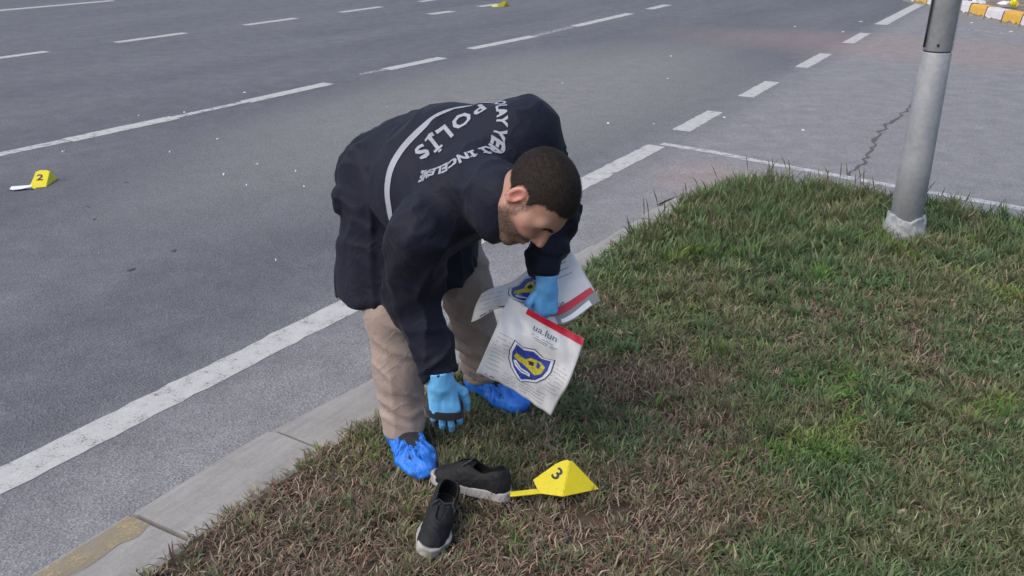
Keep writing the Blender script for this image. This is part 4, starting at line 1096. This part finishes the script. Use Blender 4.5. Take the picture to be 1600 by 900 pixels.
marker('yellow evidence marker 2 on the asphalt with a white fragment against it', .002, [(48, 288), (53, 294), (72, 292), (78, 266), (57, 266)], (90, 279), [(46, 291), (48, 287), (58, 290), (56, 296)], .16, '2', (62.5, 277.5), (64, 266), .066)
marker('yellow evidence marker far across the road beside a short dashed line', .002, [(777, 8.5), (779, 11), (787, 10.5), (791, 1.5), (786, 2)], (796, 8.5), [(768, 11), (769, 8.5), (780, 8), (780, 10.5)], .05)
# white fragment leaning on marker 2
fr = empty('white_fragment'); tag(fr, 'long white plastic fragment lying against marker 2 on the asphalt', 'fragment')
M['white_plastic'] = plastic('white_plastic', (.62, .62, .64), .35)
o = plate('fragment_shell', [gp(15, 295.5, .012), gp(18, 291.5, .02), gp(34, 290.5, .025), gp(50, 289, .03), gp(50, 292, .022), gp(33, 295.5, .012), gp(20, 297, .01)], fr, M['white_plastic'], .006)
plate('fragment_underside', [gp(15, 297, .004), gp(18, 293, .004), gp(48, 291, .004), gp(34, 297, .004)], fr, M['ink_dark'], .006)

# ------------------------------------------------------------------ lamp post
M['galv'] = None
t = NT('galvanised_steel'); n1 = t.noise(5, 5, .6); n2 = t.noise(40, 4, .6)
t.color(t.mix(.6, t.ramp(n1, [(.3, (.215, .225, .24)), (.7, (.285, .295, .305))]), t.ramp(n2, [(.3, .85), (.7, 1.12)]), 'MULTIPLY'))
t.b.inputs['Metallic'].default_value = .15; t.rough(.55); t.bump(n2, .1, .003); M['galv'] = t.m
M['post_concrete'] = simple('post_base_concrete', (.24, .255, .26), .9, .3, 28, .3, .7, 60)
M['cable'] = simple('black_cable', (.012, .012, .014), .5)
PX, PY = 2.165, 4.60; PZ = float(zsoil(PX, PY))
post = empty('lamp_post'); tag(post, 'grey steel lamp post with flared concrete foot in the grass', 'lamp post')
def lathe(name, prof, n, mat, parent, cx=PX, cy=PY, sq=0., smooth=True):
    V = []; Fc = []
    for z, r in prof:
        for k in range(n):
            a = 2*math.pi*k/n; V.append((cx+r*math.cos(a), cy+r*math.sin(a), z))
    for i in range(len(prof)-1):
        for k in range(n): Fc.append((i*n+k, i*n+(k+1) % n, (i+1)*n+(k+1) % n, (i+1)*n+k))
    Fc.append(tuple(range(n-1, -1, -1))); Fc.append(tuple((len(prof)-1)*n+k for k in range(n)))
    return add(name, mesh_np(name, V, Fc), parent, mat, smooth)
lathe('lower_tube', [(PZ-.1, .086), (.5, .080), (1.085, .0715), (1.09, .069)], 40, M['galv'], post)
lathe('joint_gap', [(1.084, .066), (1.10, .066)], 40, M['cable'], post)
lathe('upper_tube', [(1.096, .0675), (1.10, .0695), (3.5, .060), (7.0, .045)], 40, M['galv'], post)
def base_fn(P):
    q = P-A(PX, PY, 0); r = np.sqrt(q[:, 0]**2+q[:, 1]**2); z = q[:, 2]-PZ
    rr = .088+.035*np.clip((.17-z)/.15, 0, 1)**.8
    d = np.maximum(r-rr, z-.155-.02*vnoise(P*14)); return d+.010*vnoise(P*22)+.006*vnoise(P*55)
v, q = nets(base_fn, (PX-.18, PY-.18, PZ-.06), (PX+.18, PY+.18, PZ+.24), .007)
add('concrete_foot', mesh_quads('concrete_foot', smooth_mesh(v, q, 1, .3), q), post, M['post_concrete'])
# bent inspection door ridge on the right, cable on the left
bm = bmesh.new(); vs = []
for z in (1.10, 3.4):
    for a, r in ((-40, .0685), (-38, .075), (-4, .075), (-2, .0685)):
        rr = r-(z-1.1)*.004; vs.append(bm.verts.new((PX+rr*math.cos(math.radians(a)), PY+rr*math.sin(math.radians(a)), z)))
for k in range(3): bm.faces.new((vs[k], vs[k+1], vs[k+5], vs[k+4]))
bm.faces.new(vs[:4]); bm.faces.new(vs[4:]); bm.faces.new((vs[0], vs[4], vs[7], vs[3])); bmesh.ops.recalc_face_normals(bm, faces=bm.faces)
bm_obj('door_ridge', bm, M['galv'], post)
V = []; Fc = []; n = 8; pts = [(PX-.079+.001*k, PY-.02, 1.115+.08*k) for k in range(24)]
for p in pts:
    for k in range(n): V.append((p[0]+.0055*math.cos(6.283*k/n), p[1]+.0055*math.sin(6.283*k/n), p[2]))
for i in range(len(pts)-1):
    for k in range(n): Fc.append((n*i+k, n*i+(k+1) % n, n*i+n+(k+1) % n, n*i+n+k))
Fc.append(tuple(range(n-1, -1, -1))); add('cable', mesh_np('cable', V, Fc), post, M['cable'])
for a, z in ((-115, 1.13), (-75, .30)): lathe('bolt', [(z-.006, .006), (z+.006, .006)], 8, M['cable'], post, PX+.070*math.cos(math.radians(a)), PY+.072*math.sin(math.radians(a)))

# ------------------------------------------------------------------ painted kerb across the side road, soil and litter behind it
far = empty('painted_kerb'); tag(far, kind='structure')
k0 = gp(1497, 21); k1 = gp(1600, 44.5); kd = nrm(k1-k0); kn_ = np.array([-kd[1], kd[0], 0]); kn_ = kn_ if kn_[1] > 0 else -kn_
PA = {'y': paint_material('kerb_orange_yellow', (.62, .36, .06), .33), 'w': paint_material('kerb_white', (.60, .58, .60), .36)}
BL = .56; off = np.linalg.norm(gp(1513, 24.5)-k0)
for i in range(-5, 8):
    a = k0+kd*(off+i*(BL+.02)); b = a+kd*BL; bm = bmesh.new(); h0 = random.uniform(.20, .215)
    P = [a, b, b+kn_*.22, a+kn_*.22]; lo_ = [bm.verts.new((p[0], p[1], -.03)) for p in P]; hi_ = [bm.verts.new((p[0]+(kn_[0]*.03 if j < 2 else 0), p[1]+(kn_[1]*.03 if j < 2 else 0), h0)) for j, p in enumerate(P)]
    for j in range(4): bm.faces.new((lo_[j], lo_[(j+1) % 4], hi_[(j+1) % 4], hi_[j]))
    bm.faces.new(hi_); bm.faces.new(lo_[::-1]); bmesh.ops.recalc_face_normals(bm, faces=bm.faces)
    bmesh.ops.bevel(bm, geom=[e for e in bm.edges if e.verts[0].co.z > .1 or e.verts[1].co.z > .1], offset=.025, segments=3, affect='EDGES')
    st_ = bm_obj('kerb_stone', bm, M['kerb'], far, False)
    col_ = 'y' if i % 2 == 0 else 'w'
    # paint coat: a skin just proud of the stone's face and top
    V = []; Fc = []
    prof = [(-.0035+.0055, .045), (.024-.0035, .165), (.035, h0+.0035-.004), (.05, h0+.0035), (.20, h0+.0035)]
    for u_ in np.linspace(.012, .988, 8):
        for j, (x, z) in enumerate(prof):
            p = a+kd*BL*u_+kn_*(x-.002); V.append((p[0], p[1], z+(random.uniform(-.02, .03) if j == 0 else 0)))
    for u_ in range(7):
        for j in range(4): Fc.append((u_*5+j, u_*5+j+1, u_*5+6+j, u_*5+5+j))
    add('paint_coat', mesh_np('paint_coat', V, Fc), st_, PA[col_], False)
a = k0-kd*5+kn_*.21; b = k0+kd*9+kn_*.21
V = []; nI = 40
for i in range(nI+1):
    for j in range(nI+1):
        p = a+(b-a)*i/nI+kn_*(12*(j/nI)**1.4); V.append((p[0], p[1], .15+.06*float(vnoise(np.array([p[0]*1.5, p[1]*1.5, .3])))))
fs = add('far_soil', mesh_quads('far_soil', V, [(i*(nI+1)+j, (i+1)*(nI+1)+j, (i+1)*(nI+1)+j+1, i*(nI+1)+j+1) for i in range(nI) for j in range(nI)]), None, simple('dry_verge', (.17, .14, .115), .95, .45, 3, .2, .6, 30)); tag(fs, kind='structure')
def crumple(name, label, cat, px, py, size, mat, seed, z=.22, group=None):
    rr = np.random.default_rng(seed); c = gp(px, py, z); d = rr.normal(0, 1, (60, 3)); d /= np.linalg.norm(d, axis=1)[:, None]
    P = d*np.array(size)*rr.uniform(.55, 1., (60, 1)); bm = bmesh.new(); [bm.verts.new(p+c+[0, 0, size[2]*.6]) for p in P]
    r_ = bmesh.ops.convex_hull(bm, input=bm.verts); bmesh.ops.delete(bm, geom=[v_ for v_ in bm.verts if not v_.link_faces], context='VERTS')
    bmesh.ops.triangulate(bm, faces=bm.faces); bmesh.ops.subdivide_edges(bm, edges=bm.edges, cuts=1, use_grid_fill=True)
    for v_ in bm.verts: v_.co += Vector(rr.normal(0, 1, 3).tolist())*min(size)*.09
    o = bm_obj(name, bm, mat, None); return tag(o, label, cat, group)
crumple('litter_bag', 'crumpled white plastic bag behind the yellow painted kerb stone', 'litter', 1528, 7, (.17, .12, .07), M['white_plastic'], 5, .16)
crumple('litter_bag', 'small pale grey plastic scrap on the white painted kerb stone', 'litter', 1568, 8.5, (.13, .10, .05), M['film'], 8, .20)
crumple('litter_scrap', 'yellow plastic scrap beside the white painted kerb stone', 'litter', 1584, 9, (.09, .05, .07), M['marker'], 9, .205)

# ------------------------------------------------------------------ debris on the road and leaves in the grass
M['chip_dark'] = simple('dark_chip', (.05, .05, .053), .8)
def flake(name, px, py, ln, mat, seed, z=0., th=.006):
    rr = np.random.default_rng(seed); c = gp(px, py, z); a0 = rr.uniform(0, 3.14); k = rr.integers(5, 8); bm = bmesh.new(); P = []
    asp = rr.uniform(.3, .6)
    for i in range(k):
        a = 6.283*i/k+rr.uniform(-.3, .3); r_ = ln/2*rr.uniform(.65, 1.); x, y = r_*math.cos(a), r_*math.sin(a)*asp
        P.append((c[0]+x*math.cos(a0)-y*math.sin(a0), c[1]+x*math.sin(a0)+y*math.cos(a0)))
    b0 = [bm.verts.new((x, y, z+.001)) for x, y in P]; b1 = [bm.verts.new((c[0]+(x-c[0])*.85, c[1]+(y-c[1])*.85, z+th*rr.uniform(.6, 2.2))) for x, y in P]
    for i in range(k): bm.faces.new((b0[i], b0[(i+1) % k], b1[(i+1) % k], b1[i]))
    bm.faces.new(b1); bm.faces.new(b0[::-1]); bmesh.ops.recalc_face_normals(bm, faces=bm.faces)
    return bm_obj(name, bm, mat, None)
for i, (x, y, l) in enumerate([(950, 193, .06), (382, 145, .05), (288, 176, .04), (217, 181, .05), (402, 257, .035), (462, 268, .03), (475, 292, .03), (431, 407, .022), (605, 167, .03),
                               (1242, 42, .12), (1317, 50, .08), (1345, 34, .1), (1048, 88, .07), (1043, 123, .035), (880, 130, .09), (1132, 184, .05), (1255, 204, .05), (385, 290, .022), (340, 218, .05), (265, 238, .06), (650, 330, .02),
                               (100, 237, .07), (350, 273, .06), (155, 397, .03), (1580, 50, .1), (1518, 36, .09), (1022, 194, .03)]):
    tag(flake('debris_chip', x, y, l*.7, M['white_plastic'], 40+i), 'small pale chip of debris lying on the asphalt', 'debris', 'pale debris chips scattered on the road')
for i, (x, y, l) in enumerate([(137, 323, .08), (148, 343, .04), (197, 285, .06), (205, 422, .07), (1107, 86, .06), (1202, 108, .04), (272, 392, .07), (452, 235, .03)]):
    tag(flake('dark_chip', x, y, l, M['chip_dark'], 80+i, 0., .0025), 'small dark chip of debris lying on the asphalt', 'debris', 'dark debris chips scattered on the road')
M['leaf'] = simple('dry_leaf', (.30, .24, .16), .7, .35, 60)
for i, (x, y, l) in enumerate([(1121, 468, .06), (968, 519, .055), (985, 521, .04), (1555, 566, .04), (1490, 470, .035), (1595, 778, .04), (1270, 430, .03), (1410, 800, .05), (934, 510, .03), (1000, 470, .03), (545, 800, .03), (930, 620, .03)]):
    p = gp(x, y, .08); z = float(zsoil(p[0], p[1]))+.022
    tag(flake('dry_leaf', x, y, l, M['leaf'], 120+i, z, .004), 'small pale dry leaf lying on the grass', 'leaf', 'dry leaves on the grass')
